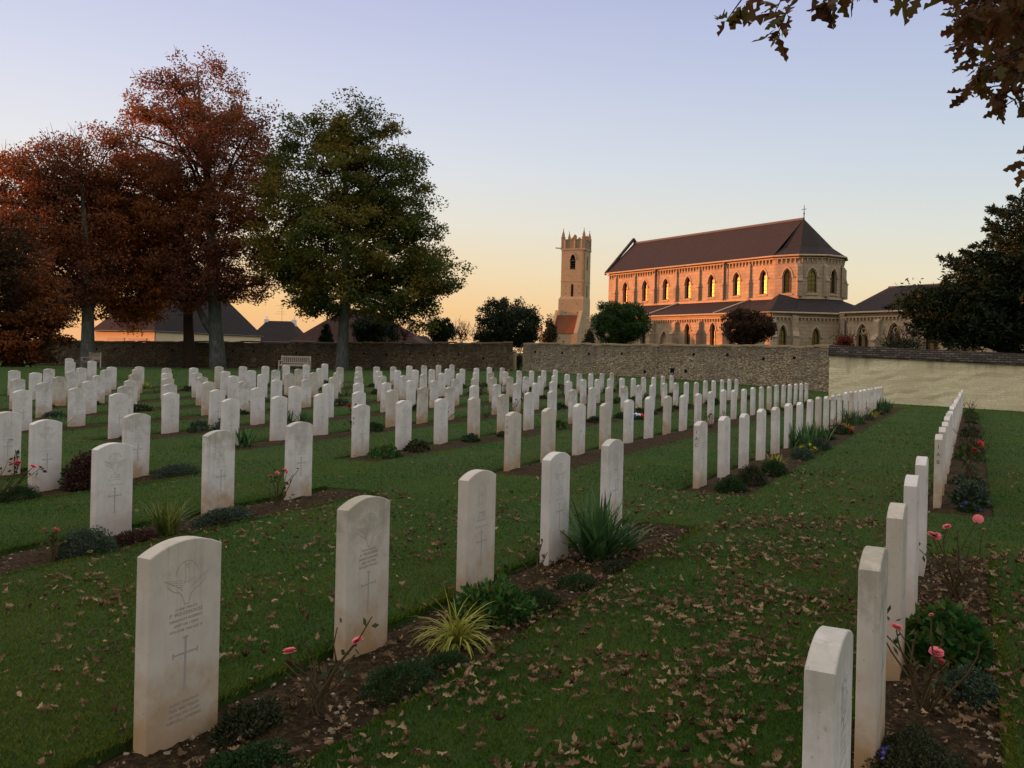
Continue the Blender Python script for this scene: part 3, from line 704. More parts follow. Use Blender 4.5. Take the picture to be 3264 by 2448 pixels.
def rose_flower_mesh(r, mat):
    Vs = []; Fs = []; n0 = 0
    for ring_, (k, rad, tilt, z) in enumerate(((6, 1., .1, .1), (6, .95, .5, .12), (5, .78, .85, .15), (5, .55, 1.15, .2), (4, .32, 1.35, .28))):
        for i in range(k):
            a = 2 * math.pi * (i + .5 * (ring_ % 2)) / k + rng.uniform(-.15, .15); V = []
            for u in range(4):
                for v in range(4):
                    uu = u / 3; vv = (v / 3 - .5) * 1.25
                    rr = rad * uu * math.cos(tilt * (1 - .55 * uu)); zz = rad * uu * math.sin(tilt) * .95 - .25 * rad * max(0, uu - .7)
                    w = vv * rad * (.35 + .75 * math.sin(uu * 2.2)) * .9; x = rr + .0; y = w * math.cos(.4); cup = -abs(vv) ** 2 * .35 * rad
                    V.append(((x + cup) * math.cos(a) - y * math.sin(a), (x + cup) * math.sin(a) + y * math.cos(a), zz + z - .3))
            Vs.append(np.array(V) * r); q = [(i_ * 4 + j + n0) for i_ in range(3) for j in range(3)]
            Fs.append(np.array([(b, b + 4, b + 5, b + 1) for b in q])); n0 += 16
    return np_mesh('flower', np.vstack(Vs), np.vstack(Fs), mat, True)
RFM = [rose_flower_mesh(.047, M['rose']) for _ in range(3)]; RFR = rose_flower_mesh(.035, M['rose_red'])
def rose_bush(s, d, stems, label, leaves=40, lsize=.045, flowers=(), smat='stem', h=.4, spread=.5, n_rand=5, name='rose_bush', twiggy=0, red=False):
    """stems: explicit tip offsets (du, dv, z) in row axes; flowers: indices of tips that bear a bloom (scale)"""
    root = thing(name, label, 'rose bush'); place_obj(root, s, d, rz=RZ)
    tips = [Vector((a, -b, z)) for a, b, z in stems]
    for _ in range(n_rand):
        a = rng.uniform(0, 6.28); q = spread * rng.uniform(.3, 1); tips.append(Vector((math.cos(a) * q * h, math.sin(a) * q * h, h * rng.uniform(.5, 1))))
    mb = MB(); lp = []; 
    for t in tips:
        b = Vector((rng.normal(0, .025), rng.normal(0, .025), 0)); m1 = b.lerp(t, .5) + Vector((rng.normal(0, .03), rng.normal(0, .03), .03))
        pts = [b, b.lerp(m1, .5) + Vector((rng.normal(0, .012), rng.normal(0, .012), 0)), m1, m1.lerp(t, .55) + Vector((rng.normal(0, .012), rng.normal(0, .012), 0)), t]
        mb.tube(pts, [.0062, .0055, .0048, .004, .003], 5)
        for k in range(twiggy):
            q = pts[2].lerp(t, rng.uniform(0, .9)); e = q + Vector((rng.normal(0, .07), rng.normal(0, .07), rng.uniform(.02, .12))); mb.tube([q, q.lerp(e, .5) + Vector((0, 0, .01)), e], [.0035, .003, .002], 4); lp.append(e)
        lp += [pts[3], t, m1, pts[3].lerp(t, .5)]
    mb.build('stems', M[smat], root)
    if leaves:
        P = np.array([lp[i] for i in rng.integers(0, len(lp), leaves)]) + rng.normal(0, .022, (leaves, 3)); V, F = leaf_quads(P, rng.normal(size=(leaves, 3)), lsize, .62, 1); np_obj('foliage', V, F, M['roseleaf'], root)
    for i, sc in flowers:
        o = link(bpy.data.objects.new('flower', RFR if red else RFM[i % 3]), root); o.location = tips[i] + Vector((0, 0, .01)); o.rotation_euler = (rng.uniform(-.7, .7), rng.uniform(-.7, .7), rng.uniform(0, 6)); o.scale = (sc,) * 3
    return root
def hit(px, py):
    a, b = ray(px, py); Y = np.linspace(2, 70, 8000); dz = H + b * Y - ground(a * Y, Y); i = np.argmax(dz < 0); return SD(a * Y[i], Y[i])
def tip(s, d, px, py):
    """offset of a stem tip seen at a photo pixel, at the depth of the bush"""
    x, y = P2(s, d); p = at(px, py, y); dx = p.x - x; return (dx * UX, dx * VX, p.z - gz(x, y) + .03)
k_ = 1.4756
used = []
def U_(s, d): used.append((s, d)); return s, d
cu_, bl_ = cushion, blade_clump
# bed of the nearest stone
bl_(*U_(7.05, -2.8), 150, .62, .95, .03, .35, .13, M['iris'], 'large clump of sword-shaped green iris leaves beside the path end of the nearest bed', 'iris_clump', 'iris')
bl_(*U_(7.45, -2.68), 22, .42, 1.0, .026, .4, .05, M['iris'], 'small fan of iris leaves just right of the large iris clump', 'iris_clump', 'iris')
bl_(*U_(4.49, -2.66), 190, .36, 1.15, .0085, 2.0, .05, M['yellowgrass'], 'arching yellow-green grass tuft in front of the third nearest headstone', 'grass_tuft', 'ornamental grass')
cu_(*U_(5.1, -2.74), .30, .27, .2, M['geranium'], 900, .05, 'leafy green clump at the foot of the third nearest headstone', 'leafy_clump', aspect=.5, jitter=.9)
cu_(*U_(5.5, -2.62), .2, .15, .1, M['cushion'], 1500, .016, 'low dark green cushion right of the leafy clump')
cu_(*U_(3.75, -2.55), .27, .17, .12, M['cushion'], 1900, .018, 'flat dark green cushion in front of the rose bush with two pink blooms')
cu_(*U_(4.12, -2.5), .16, .12, .08, M['cushion'], 1100, .016, 'small dark cushion between the flat cushion and the yellow grass tuft')
cu_(*U_(2.72, -2.6), .24, .15, .06, M['cushion'], 1500, .022, 'dark green mat plant at the lower edge below the nearest headstone')
cu_(*U_(3.02, -2.86), .2, .12, .11, M['heather'], 900, .03, 'brownish low plant against the foot of the nearest headstone', jitter=1.)
cu_(*U_(6.1, -2.6), .22, .14, .07, M['cushion'], 900, .02, 'thin green mat in front of the white stone with winged emblem', jitter=1.)
cu_(*U_(6.75, -2.5), .22, .12, .07, M['heather'], 800, .02, 'dark brown mat plant under the large iris clump', jitter=1.)
s, d = U_(3.3, -2.72)
rose_bush(s, d, [tip(s, d, 922, 2081), tip(s, d, 1139, 2047), tip(s, d, 1186, 1965), tip(s, d, 1010, 2090), tip(s, d, 1075, 2000)], 'straggly rose bush with two pink blooms before the second nearest headstone', 46, .045, [(0, 0.72), (1, 0.65)], n_rand=7, h=.32, spread=.7)
s, d = U_(6.0, -2.86)
rose_bush(s, d, [tip(s, d, 1730, 1720), tip(s, d, 1745, 1760), tip(s, d, 1660, 1790)], 'thin rose stem with few leaves crossing the white winged-emblem stone', 14, .045, n_rand=2, h=.2)
# second near bed
s, d = U_(4.78, -6.72)
rose_bush(s, d, [tip(s, d, 180, 1692), tip(s, d, 141, 1690), tip(s, d, 150, 1725), tip(s, d, 215, 1712)], 'low rose bush with a single coral bloom near the left edge', 26, .05, [(0, 0.68), (1, 0.36)], n_rand=5, h=.25)
cu_(*U_(5.05, -6.68), .27, .22, .21, M['greyleaf'], 2600, .026, 'domed grey-green cushion against the foot of a far-left headstone')
cu_(*U_(5.6, -6.75), .26, .16, .1, M['purpleleaf'], 1200, .026, 'low reddish-brown mat right of the domed grey-green cushion', jitter=1.)
bl_(*U_(6.0, -6.78), 110, .42, .75, .014, .7, .09, M['olivegrass'], 'upright olive-green blade clump between two winged-emblem headstones', 'blade_clump')
cu_(*U_(6.75, -6.82), .4, .14, .13, M['greyleaf'], 1800, .028, 'spreading dusty green lavender mat left of the pink rose spray', jitter=.9)
s, d = U_(7.7, -7.0)
rose_bush(s, d, [tip(s, d, 862, 1520), tip(s, d, 884, 1510), tip(s, d, 905, 1502), tip(s, d, 914, 1507), tip(s, d, 952, 1497), tip(s, d, 935, 1512)], 'rose bush leaning over a headstone with a cluster of coral blooms', 34, .05, [(0, 0.58), (1, 0.65), (2, 0.72), (3, 0.40)], n_rand=3, h=.25)
# third near bed at the left edge
cu_(*U_(7.62, -10.0), .38, .3, .44, M['purpleleaf'], 2600, .045, 'rounded dark purple shrub between two headstones at left', 'purple_shrub', 'shrub', .55, .8)
cu_(*U_(6.55, -9.86), .27, .2, .17, M['cushion'], 2000, .022, 'round dark green cushion at the foot of a left-edge headstone')
cu_(*U_(8.95, -9.95), .42, .2, .16, M['greyleaf'], 1900, .03, 'loose grey-green mat right of the stone with a pink-lit edge', jitter=.9)
s, d = U_(6.4, -9.95)
rose_bush(s, d, [tip(s, d, 52, 1482), tip(s, d, 58, 1476), tip(s, d, 106, 1488), tip(s, d, 130, 1491), tip(s, d, 95, 1500)], 'rose bush with large pink blooms at the left edge', 46, .05, [(0, 0.94), (1, 0.86), (2, 0.79), (3, 0.43)], n_rand=6, h=.5)
s, d = U_(7.95, -12.05)
rose_bush(s, d, [tip(s, d, 27, 1410), tip(s, d, 33, 1400)], 'single wilted dark stem before the headstone cut by the left edge', 10, .07, n_rand=0, smat='stem_dry')
# right hand bed
s, d = U_(7.1, -.08)
rose_bush(s, d, [tip(s, d, 2972, 1708), tip(s, d, 2985, 1713), tip(s, d, 3018, 1682), tip(s, d, 3118, 1658), tip(s, d, 3135, 1690), tip(s, d, 3052, 1690)], 'spreading rose bush with four coral blooms near the right edge', 60, .045, [(0, 0.79), (1, 0.72), (2, 0.65), (3, 0.79), (4, 0.29)], n_rand=10, h=.42, spread=.8)
cu_(*U_(5.62, -.1), .24, .22, .26, M['geranium'], 1300, .055, 'bright green leafy clump in the right bed', 'leafy_clump', aspect=.6, jitter=.9)
s, d = U_(4.72, -.16)
rose_bush(s, d, [tip(s, d, 2857, 2005), tip(s, d, 2985, 2083), tip(s, d, 2992, 2112), tip(s, d, 2968, 1965), tip(s, d, 2925, 2010), tip(s, d, 3010, 2010)], 'tall thin rose bush with pale and coral blooms at lower right', 52, .045, [(0, 0.72), (1, 0.76), (2, 0.68), (3, 0.29)], n_rand=7, h=.42, spread=.6)
cu_(*U_(5.02, .02), .17, .14, .14, M['greyleaf'], 1300, .026, 'grey-leaved mat before the bright green clump, right bed', jitter=.9)
cu_(*U_(3.85, -.17), .40, .19, .15, M['heather'], 3600, .024, 'dense dark heather mat at the lower right corner', 'heather_mat', jitter=.8, flowers=(M['violet'], 5, .018))
cu_(*U_(3.35, -.1), .3, .18, .12, M['heather'], 2200, .024, 'heather mat with violet specks cut by the bottom edge', 'heather_mat', jitter=.8, flowers=(M['violet'], 6, .018))
# specials of the far beds
cu_(*U_(12.0, .02), .3, .2, .26, M['greyleaf'], 1500, .05, 'silvery leafed clump beside the I A B stone', jitter=.8)
cu_(*U_(11.35, .0), .2, .15, .1, M['cushion'], 900, .03, 'dark mat with violet flowers at the foot of the I A B stone', flowers=(M['violet'], 14, .03))
for i, (px, py, rx, h, mt) in enumerate(((2395, 1540, .34, .26, 'heather'), (2470, 1510, .3, .22, 'cushion'), (2330, 1562, .3, .18, 'cushion'), (2560, 1460, .3, .2, 'greyleaf'), (2620, 1430, .34, .22, 'greyleaf'))):
    s, d = hit(px, py); cu_(*U_(s, max(-3.0, min(-2.6, d))), rx, .2, h, M[mt], 1300, .035, '%s mound, %s plant along the front of the I A C bed' % ({'heather': 'heathery', 'cushion': 'dark green', 'greyleaf': 'dusty green'}[mt], ORD[i]))
for i, (px, py, n, h) in enumerate(((2525, 1425, 70, .55), (2580, 1405, 60, .5), (2690, 1352, 60, .5), (2795, 1308, 80, .6))):
    s, d = hit(px, py); bl_(*U_(s, max(-2.95, min(-2.65, d))), n, h, .6, .035, .3, .25, M['iris'], '%s iris clump counting away from the I A C stone' % ORD[i], 'iris_clump', 'iris')
s, d = hit(2450, 1475); bl_(*U_(s, -2.85), 70, .28, .9, .012, 1.2, .1, M['yellowgrass'], 'yellowish tuft at the foot of the stained fourth stone of the I A C row', 'grass_tuft', 'ornamental grass')
s, d = hit(2700, 1378); cu_(*U_(s, -2.75), .35, .2, .14, M['cushion'], 900, .04, 'low mound covered with red flowers in the I A C bed', flowers=(M['rose_red'], 40, .05))
s, d = hit(2600, 1390); rose_bush(*U_(s, -2.8), [], 'leafless brown rose bush left of the red-flowered mound', 10, .04, smat='stem_dry', n_rand=9, h=.5, spread=.6, twiggy=3)
def wooden_cross(px, py, label):
    s, d = hit(px, py); x, y = P2(s, d); o = MB().box(-.012, .012, -.004, .004, -.04, .15).box(-.045, .045, -.0045, .0045, .085, .11).build('remembrance_cross', M['wood'])
    o.location = (x, y, gz(x, y) - .02); o.rotation_euler = (0, .08, RZ); tag(o, label, 'cross')
    mb = MB(); mb.tube([(0, -.007, .098), (0, -.004, .098)], .016, 8); mb.build('poppy', M['redpaper'], o)
wooden_cross(2296, 1552, 'small wooden remembrance cross near the I A C stone, left one')
wooden_cross(2374, 1522, 'small wooden remembrance cross set among the heathery mound, right one')
# tricolour flower wreath in front of a stone of the I A E row
s, d = hit(2036, 1338); x, y = P2(*U_(s, d)); wr = thing('flower_wreath', 'blue white and red paper flower wreath lying between two headstones', 'wreath', (x, y, gz(x, y)), 0)
for nm, mt, a0 in (('blue_flowers', 'blue', 2.2), ('white_flowers', 'paper', 1.), ('red_flowers', 'redpaper', -.4)):
    mb = MB()
    for k in range(16):
        a = a0 + rng.uniform(0, 1.6); r = .17 + rng.normal(0, .03); p = (r * math.cos(a), r * .6 * math.sin(a), .06 + .05 * rng.random() + .05 * math.sin(a)); mb.lathe([(.001, -.03), (.03, -.02), (.038, .005), (.02, .03), (.001, .034)], p, 7)
    mb.build(nm, M[mt], wr)
P, N = dome_pts(500, .2, .14, .07); np_obj('greenery', *leaf_quads(P, N, .05, .5, .8), M['cushion'], wr)

# filler: one prototype of each kind, copied along every far bed
def protos():
    out = {}
    def reg(k, o): out.setdefault(k, []).append(o)
    for mt, nm in (('cushion', 'dark green cushion'), ('greyleaf', 'grey-green mat'), ('heather', 'brownish heather'), ('geranium', 'leafy green clump')):
        for v in range(2):
            reg(nm, cushion(0, 0, .34 - .05 * v, .2, .15 + .05 * v, M[mt], 420, .05, 'x', aspect=.5, jitter=.85))
    reg('yellow-flowered cushion', cushion(0, 0, .3, .2, .15, M['geranium'], 380, .05, 'x', jitter=.85, flowers=(M['yellow'], 26, .04)))
    reg('iris clump', blade_clump(0, 0, 34, .42, .8, .032, .3, .12, M['iris'], 'x', 'iris_clump'))
    reg('yellow-green tuft', blade_clump(0, 0, 46, .32, .85, .018, .9, .09, M['yellowgrass'], 'x', 'grass_tuft'))
    for v in range(3): reg('bare rose bush', rose_bush(0, 0, [], 'x', 12, .05, smat='stem_dry', n_rand=7, h=.42 + .06 * v, spread=.55, twiggy=2))
    for v in range(2): reg('rose bush with red blooms', rose_bush(0, 0, [(.1, .1, .5), (-.1, .08, .44), (.04, -.05, .55)], 'x', 60, .06, [(0, 1.1), (1, .9)], n_rand=6, h=.42, red=v == 0))
    return out
PR = protos(); first = set()
KINDS_ = ['dark green cushion'] * 5 + ['grey-green mat'] * 4 + ['brownish heather'] * 4 + ['leafy green clump'] * 3 + ['yellow-flowered cushion'] + ['iris clump'] * 2 + ['yellow-green tuft'] * 2 + ['bare rose bush'] * 6 + ['rose bush with red blooms'] * 2
CAT_ = {'iris clump': 'iris', 'yellow-green tuft': 'ornamental grass', 'bare rose bush': 'rose bush', 'rose bush with red blooms': 'rose bush'}
def fill(s, d, ri, k, kind=None):
    if any(abs(s - a) < .5 and abs(d - b) < .45 for a, b in used): return
    kind = kind or KINDS_[rng.integers(len(KINDS_))]; o = PR[kind][rng.integers(len(PR[kind]))]
    c = copy_tree(o) if o in first else o; first.add(o)
    place_obj(c, s, d, rz=RZ + rng.uniform(-.4, .4) + (math.pi if rng.random() < .5 else 0)); q = rng.uniform(.8, 1.2); c.scale = (q, q, q * rng.uniform(.85, 1.15))
    c['label'] = '%s by %s far-plot stone, %s row from right' % (kind, ORD[k], ORD[ri]); c['category'] = CAT_.get(kind, 'plant'); c['group'] = 'plants of the far beds'
for ri, (L, d, s0, ds, n) in enumerate(FAR):
    for k in range(n):
        if rng.random() < (.92 if L in 'BC' else .55): fill(s0 + k * ds + SW / 2 + rng.choice((0, .63)) + rng.normal(0, .08), d + (.36 if L == 'B' else rng.uniform(.3, .5)), ri, k)
for v in PR.values():
    for o in v:
        if o not in first:
            for ch in list(o.children): bpy.data.objects.remove(ch)
            bpy.data.objects.remove(o)
# ------------------------------------------------------------------ trees
def crown_points(ells, nclump, per, rc, flat, shell=.55):
    """clump centres inside a union of ellipsoids (centre xyz, radii xyz), then leaf points round them"""
    vol = np.array([r[0] * r[1] * r[2] for c, r in ells]) ** .8; pr = vol / vol.sum(); cs = []
    for i in rng.choice(len(ells), nclump, p=pr):
        c, r = ells[i]; v = rng.normal(size=3); v /= np.linalg.norm(v); q = rng.random() ** (1 / 3.) if rng.random() > shell else rng.uniform(.78, 1.04); cs.append(np.array(c) + v * np.array(r) * q)
    cs = np.array(cs); n = nclump * per
    base = np.repeat(cs, per, 0); g = rng.normal(size=(n, 3)); g /= (np.linalg.norm(g, axis=1, keepdims=True) + 1e-9); g *= rng.random((n, 1)) ** .45
    sz = np.repeat(rng.uniform(.6, 1.35, nclump) * rc, per)[:, None]
    P = base + g * sz * np.array([1, 1, flat]); return cs, P, g
def limbs(mb, base, top, r0, cs, nlimb, ntwig, lean=0., sag=.25, fork=.35, tw=1.):
    """trunk up to `top`, limbs to some clumps, thin branches to others"""
    base = Vector(base); top = Vector(top); Ht = top.z - base.z; tr = []
    for k in range(9):
        t = k / 8; p = base.lerp(top, t) + Vector((math.sin(t * 5 + base.x) * .25 * t, math.cos(t * 4) * .25 * t, 0)) * min(1, Ht / 12); tr.append(p)
    rad = [r0 * 1.35] + [r0 * (1 - .93 * (k / 8) ** 1.1) for k in range(1, 9)]; mb_t = MB(); 
    tr = [base - Vector((0, 0, .4))] + [base + Vector((0, 0, .25))] + tr[1:]; rad = [r0 * 1.6, r0 * 1.12] + rad[1:]
    mb_t.tube(tr, rad, 10)
    nodes = []
    idx = rng.permutation(len(cs)); far = sorted(idx[:nlimb * 3], key=lambda i: -(Vector(cs[i]) - base.lerp(top, .5)).length)[:nlimb]
    for i in far:
        e = Vector(cs[i]); h0 = max(fork, min(.92, (e.z - base.z) / Ht - .28 * rng.random() - .08)); f = h0 * 8; a = base.lerp(top, h0)
        j = int(f); a = tr[min(9, j + 1)].lerp(tr[min(9, j + 2)], f - j)
        m1 = a.lerp(e, .35) + Vector((0, 0, .12 * (e - a).length)); m2 = a.lerp(e, .7) + Vector((0, 0, .1 * (e - a).length)); r = max(.03, r0 * .42 * (1 - h0) + .04)
        pts = [a, m1, m2, e]; mb.tube(pts, [r, r * .72, r * .45, r * .15], 6); nodes += [(a.lerp(m1, .7)), m1, m1.lerp(m2, .5), m2, m2.lerp(e, .5)]
    nodes += tr[4:]
    NA = np.array([tuple(n) for n in nodes])
    for i in idx[:ntwig]:
        e = cs[i]; dd = np.linalg.norm((NA - e) * np.array([1, 1, 1.4]), axis=1) + np.where(NA[:, 2] > e[2] + .3, 2, 0); a = Vector(NA[int(np.argmin(dd))]); e = Vector(e)
        m1 = a.lerp(e, .5) + Vector((rng.normal(0, .15), rng.normal(0, .15), .06 * (e - a).length)); mb.tube([a, m1, e], [.035 * tw, .024 * tw, .01 * tw], 4, False)
    return mb_t
def spikes(mb, cs, n, L, r, up=.9):
    """bare twigs standing out of the crown"""
    for i in rng.integers(0, len(cs), n):
        p = Vector(cs[i]) + Vector((rng.normal(0, .3), rng.normal(0, .3), rng.uniform(0, .4))); dv = Vector((rng.normal(0, .45), rng.normal(0, .45), up)).normalized() * L * rng.uniform(.5, 1.2)
        mb.tube([p, p + dv * .5 + Vector((rng.normal(0, .05), 0, 0)), p + dv], [r, r * .7, r * .3], 3, False)
def tree(name, label, cat, Y, bx, by, toppx, ells_px, r0, nclump, per, rc, flat, leaf, leafm, barkm='bark', nlimb=16, ntwig=160, depthk=.9, group=None, shell=.55, up=.5, aspect=.62, spk=0, spkL=1., fork=.3, tw=1., jit=.9, sl=None):
    """ells_px: crown ellipses as seen (px, py, rx, ry) at distance Y"""
    sc = FPX / Y; b = at(bx, by, Y); b.z = gz(b.x, b.y); top = at(*toppx, Y)
    root = thing(name, label, cat, b, 0, group)
    ells = []
    for e in ells_px:
        px, py, rx, ry = e[:4]; c = at(px, py, Y + (e[4] if len(e) > 4 else 0)) - b; ells.append((tuple(c), (rx / sc, rx / sc * depthk, ry / sc)))
    cs, P, g = crown_points(ells, nclump, per, rc, flat, shell)
    lo = .35
    keep = P[:, 2] > lo; P, g = P[keep], g[keep]
    N = g * np.array([.6, .6, .2]) + np.array([0, 0, 0]) + rng.normal(size=P.shape) * .5; N[:, 2] *= up; N /= np.linalg.norm(N, axis=1, keepdims=True) + 1e-9
    V, F = leaf_quads(P, N, leaf, aspect, jit * .5)
    mb = MB(); t = limbs(mb, (0, 0, 0), tuple(top - b), r0, cs, nlimb, ntwig, fork=fork, tw=tw)
    if spk:
        hi = cs[cs[:, 2] > np.quantile(cs[:, 2], .35)]; out = hi[np.argsort(-(np.abs(hi[:, 0] - np.mean(cs[:, 0])) / 4 + hi[:, 2] / 4))[:max(20, len(hi) // 2)]]; spikes(mb, out, spk, spkL, .028)
    t.build('trunk', M[barkm], root, True); mb.build('branches', M['twig'], root, True)
    np_obj('crown', V, F, M[leafm], root); return root, b, cs
G_B = 'tall beeches along the back wall'
r_, b_, _ = tree('beech_tree', 'tallest tree, dark red copper beech with forked grey trunk', 'tree', 74, 694, 1168, (640, 215),
     [(640, 300, 120, 130), (520, 330, 120, 100), (760, 360, 110, 120), (610, 480, 250, 150), (640, 650, 230, 190), (690, 800, 190, 170), (500, 640, 180, 150), (760, 560, 140, 190), (600, 880, 170, 120), (790, 860, 110, 110)],
     .62, 940, 104, 1.08, .6, .21, 'copper', nlimb=30, ntwig=520, group=G_B, spk=260, spkL=1.0, fork=.22)
# low leaning second stem of the fork
mb = MB(); S_ = 74 / FPX
mb.tube([at(690, 1075, 74) - b_, at(655, 1030, 74) - b_, at(632, 975, 74) - b_, at(640, 900, 74) - b_, at(600, 800, 74) - b_], [.36, .3, .26, .2, .1], 8); mb.build('branch', M['bark'], r_, True); mb = MB(); mb.tube([at(640, 968, 74) - b_, at(660, 940, 74) - b_, at(668, 905, 74) - b_], [.12, .1, .06], 6); mb.build('branch', M['bark'], r_, True); mb = MB()
mb.tube([at(712, 965, 74) - b_, at(735, 930, 74) - b_, at(768, 905, 74) - b_], [.16, .12, .06], 6); mb.build('branch', M['bark'], r_, True)
tree('beech_tree', 'green and gold beech standing right of the tall copper beech', 'tree', 71, 1090, 1175, (1110, 400),
     [(1110, 420, 110, 110), (1010, 440, 110, 100), (1180, 480, 110, 130), (1040, 610, 210, 170), (1230, 620, 150, 160), (930, 760, 120, 160), (1110, 780, 250, 170), (1290, 800, 130, 140), (1380, 870, 120, 70), (1415, 890, 60, 45), (1180, 930, 210, 90), (960, 890, 120, 90), (1020, 960, 90, 50), (1340, 960, 60, 90), (1380, 1010, 25, 60), (1280, 960, 70, 80)],
     .5, 860, 150, 1.0, .6, .22, 'mixed', nlimb=28, ntwig=460, group=G_B, spk=60, spkL=.7, fork=.28)
tree('beech_tree', 'ivy-clad dark trunk carrying the orange crown left of the copper beech', 'tree', 75.5, 605, 1168, (575, 560),
     [(440, 640, 170, 140), (400, 780, 190, 150), (350, 900, 140, 120), (470, 900, 150, 110), (420, 1000, 90, 50), (560, 860, 100, 90), (300, 700, 110, 120)],
     .5, 700, 125, 1.05, .6, .21, 'orange', 'bark_dark', 18, 300, group=G_B, fork=.35)
tree('beech_tree', 'russet beech at left with bare purplish twigs in its top', 'tree', 70, 280, 1166, (270, 480),
     [(285, 520, 110, 120), (180, 560, 120, 110), (90, 620, 130, 120), (230, 700, 170, 150), (60, 760, 150, 150), (160, 850, 170, 130), (300, 880, 110, 110), (20, 560, 60, 70), (220, 960, 110, 70)],
     .55, 720, 100, 1.05, .62, .2, 'russet', nlimb=24, ntwig=430, group=G_B, spk=260, spkL=1.6, fork=.28)
tree('beech_tree', 'dark spreading beech with foliage to the ground at the left edge', 'tree', 52, 40, 1185, (10, 720),
     [(20, 760, 110, 110), (0, 880, 170, 120), (60, 980, 150, 110), (0, 1080, 170, 110), (110, 1090, 80, 90), (-80, 1000, 150, 180), (150, 1000, 60, 60), (190, 1060, 40, 40)],
     .5, 620, 95, .65, .5, .17, 'darkrusset', 'bark_dark', 14, 220, group=G_B, fork=.15)
# yew behind the rendered wall
def yew(name, label, Y, ells_px, n, per, top, bx, by):
    sc = FPX / Y; b = at(bx, by, Y); b.z = gz(b.x, b.y) - .2; root = thing(name, label, 'tree', b)
    ells = []
    for e in ells_px: c = at(e[0], e[1], Y) - b; ells.append((tuple(c), (e[2] / sc, e[2] / sc * .9, e[3] / sc)))
    cs, P, g = crown_points(ells, n, 1, .1, 1, .75); V_ = []; mb = MB(); axis = np.array([0, 0, 0.])
    pts = []; nr = []
    for c in cs:
        out = np.array([c[0], c[1], 0.]); L = np.linalg.norm(out) + 1e-6; out /= L; dirv = out * 1. + np.array([rng.normal(0, .35), rng.normal(0, .35), rng.uniform(-.1, .65)]); dirv /= np.linalg.norm(dirv); ln = rng.uniform(.8, 1.8)
        t = rng.random(per) ** .8; sp = (1.05 - t) * .42
        q = c[None] + (t - .35)[:, None] * dirv * ln + rng.normal(size=(per, 3)) * sp[:, None] * np.array([.9, .9, .5]); pts.append(q); nr.append(np.repeat((dirv + np.array([0, 0, -.1]))[None], per, 0))
        mb.tube([Vector(c - dirv * ln * .7), Vector(c + dirv * ln * .55)], [.03, .008], 3, False)
    _, Pi, gi = crown_points([(c, tuple(np.array(r) * .8)) for c, r in ells], 500, 60, .8, .7, .3); pts.append(Pi); nr.append(gi)
    V, F = leaf_quads(np.vstack(pts), np.vstack(nr), .24, .34, .75); t = limbs(mb, (0, 0, 0), tuple(at(*top, Y) - b), .55, cs, 22, 220, fork=.12)
    t.build('trunk', M['bark_dark'], root, True); mb.build('branches', M['twig'], root, True); np_obj('crown', V, F, M['yew'], root)
yew('yew_tree', 'big dark yew rising behind the rendered wall at right', 50, [(3330, 760, 150, 170), (3240, 850, 130, 130), (3120, 920, 120, 110), (3010, 990, 100, 80), (3080, 1040, 130, 70), (3200, 1000, 170, 120), (3330, 960, 180, 180), (2935, 960, 55, 30), (2900, 925, 30, 12), (3450, 860, 160, 250)], 620, 150, (3330, 620), 3330, 1180)
# bushes and small trees over the wall
def bush(name, label, Y, px, pyt, pyb, rx, leafm, n, per, leaf=.16, rc=.5, kind='round', stem=True, barkm='bark_dark', cat='tree', base_drop=None, spk=0, rag=1.06):
    sc = FPX / Y; b = at(px, pyb, Y); b.z = gz(b.x, b.y); root = thing(name, label, cat, b); top = at(px, pyt, Y) - b; hz = top.z; r = rx / sc
    zb = (at(px, pyb, Y) - b).z
    if kind == 'round': ells = [((0, 0, (hz + zb) / 2), (r, r, (hz - zb) / 2))] + [((r * .45 * math.cos(a), r * .45 * math.sin(a), (hz + zb) / 2 + (hz - zb) * .12 * math.sin(3 * a)), (r * .62, r * .62, (hz - zb) * .38)) for a in (0, 1.3, 2.6, 3.9, 5.2)]
    elif kind == 'box': ells = [((0, 0, (hz + zb) / 2 + q * (hz - zb) * .28), (r * w, r * w, (hz - zb) * .3)) for q, w in ((-.9, .92), (0, 1.), (.75, .8))]
    elif kind == 'column': ells = [((0, 0, zb + (hz - zb) * q), (r * w, r * w, (hz - zb) * .3)) for q, w in ((.2, .95), (.45, 1.), (.7, .82))]
    else: ells = [((0, 0, zb + (hz - zb) * q), (r * w, r * w, (hz - zb) * .16)) for q, w in ((.1, 1.), (.3, .82), (.5, .6), (.7, .38), (.86, .2))]
    cs, P, g = crown_points(ells, n, per, rc, .8, .8)
    if per:
        N = g * .8 + rng.normal(size=P.shape) * .4; N /= np.linalg.norm(N, axis=1, keepdims=True) + 1e-9; np_obj('crown', *leaf_quads(P, N, leaf, .62, .6), M[leafm], root)
    mb = MB(); t = limbs(mb, (0, 0, -.2), (0, 0, hz * .8), max(.1, r * .07), cs, 8, min(90, n), fork=.3, tw=.7)
    if spk: spikes(mb, cs, spk, .7, .02)
    t.build('trunk', M[barkm], root, True); mb.build('branches', M['twig'], root, True); return root
bush('round_tree', 'clipped round green tree in front of the church tower side', 72, 1976, 957, 1098, 84, 'greenleaf', 320, 80, .14, .34, spk=8)
bush('round_tree', 'rounded brown-leaved tree before the church porch', 70, 2382, 988, 1100, 78, 'brownleaf', 300, 75, .14, .34, spk=16)
bush('broad_tree', 'dense dark tree above the wall gateway', 76, 1620, 958, 1120, 98, 'evergreen', 340, 85, .16, .42, spk=40)
bush('low_bush', 'low dark bush left of the tree above the gateway', 76, 1545, 1060, 1100, 34, 'evergreen', 50, 60, .14, .35)
bush('columnar_yew', 'blunt columnar yew over the back wall right of the green-gold beech', 78, 1407, 1014, 1098, 40, 'evergreen', 110, 80, .15, .35, 'box')
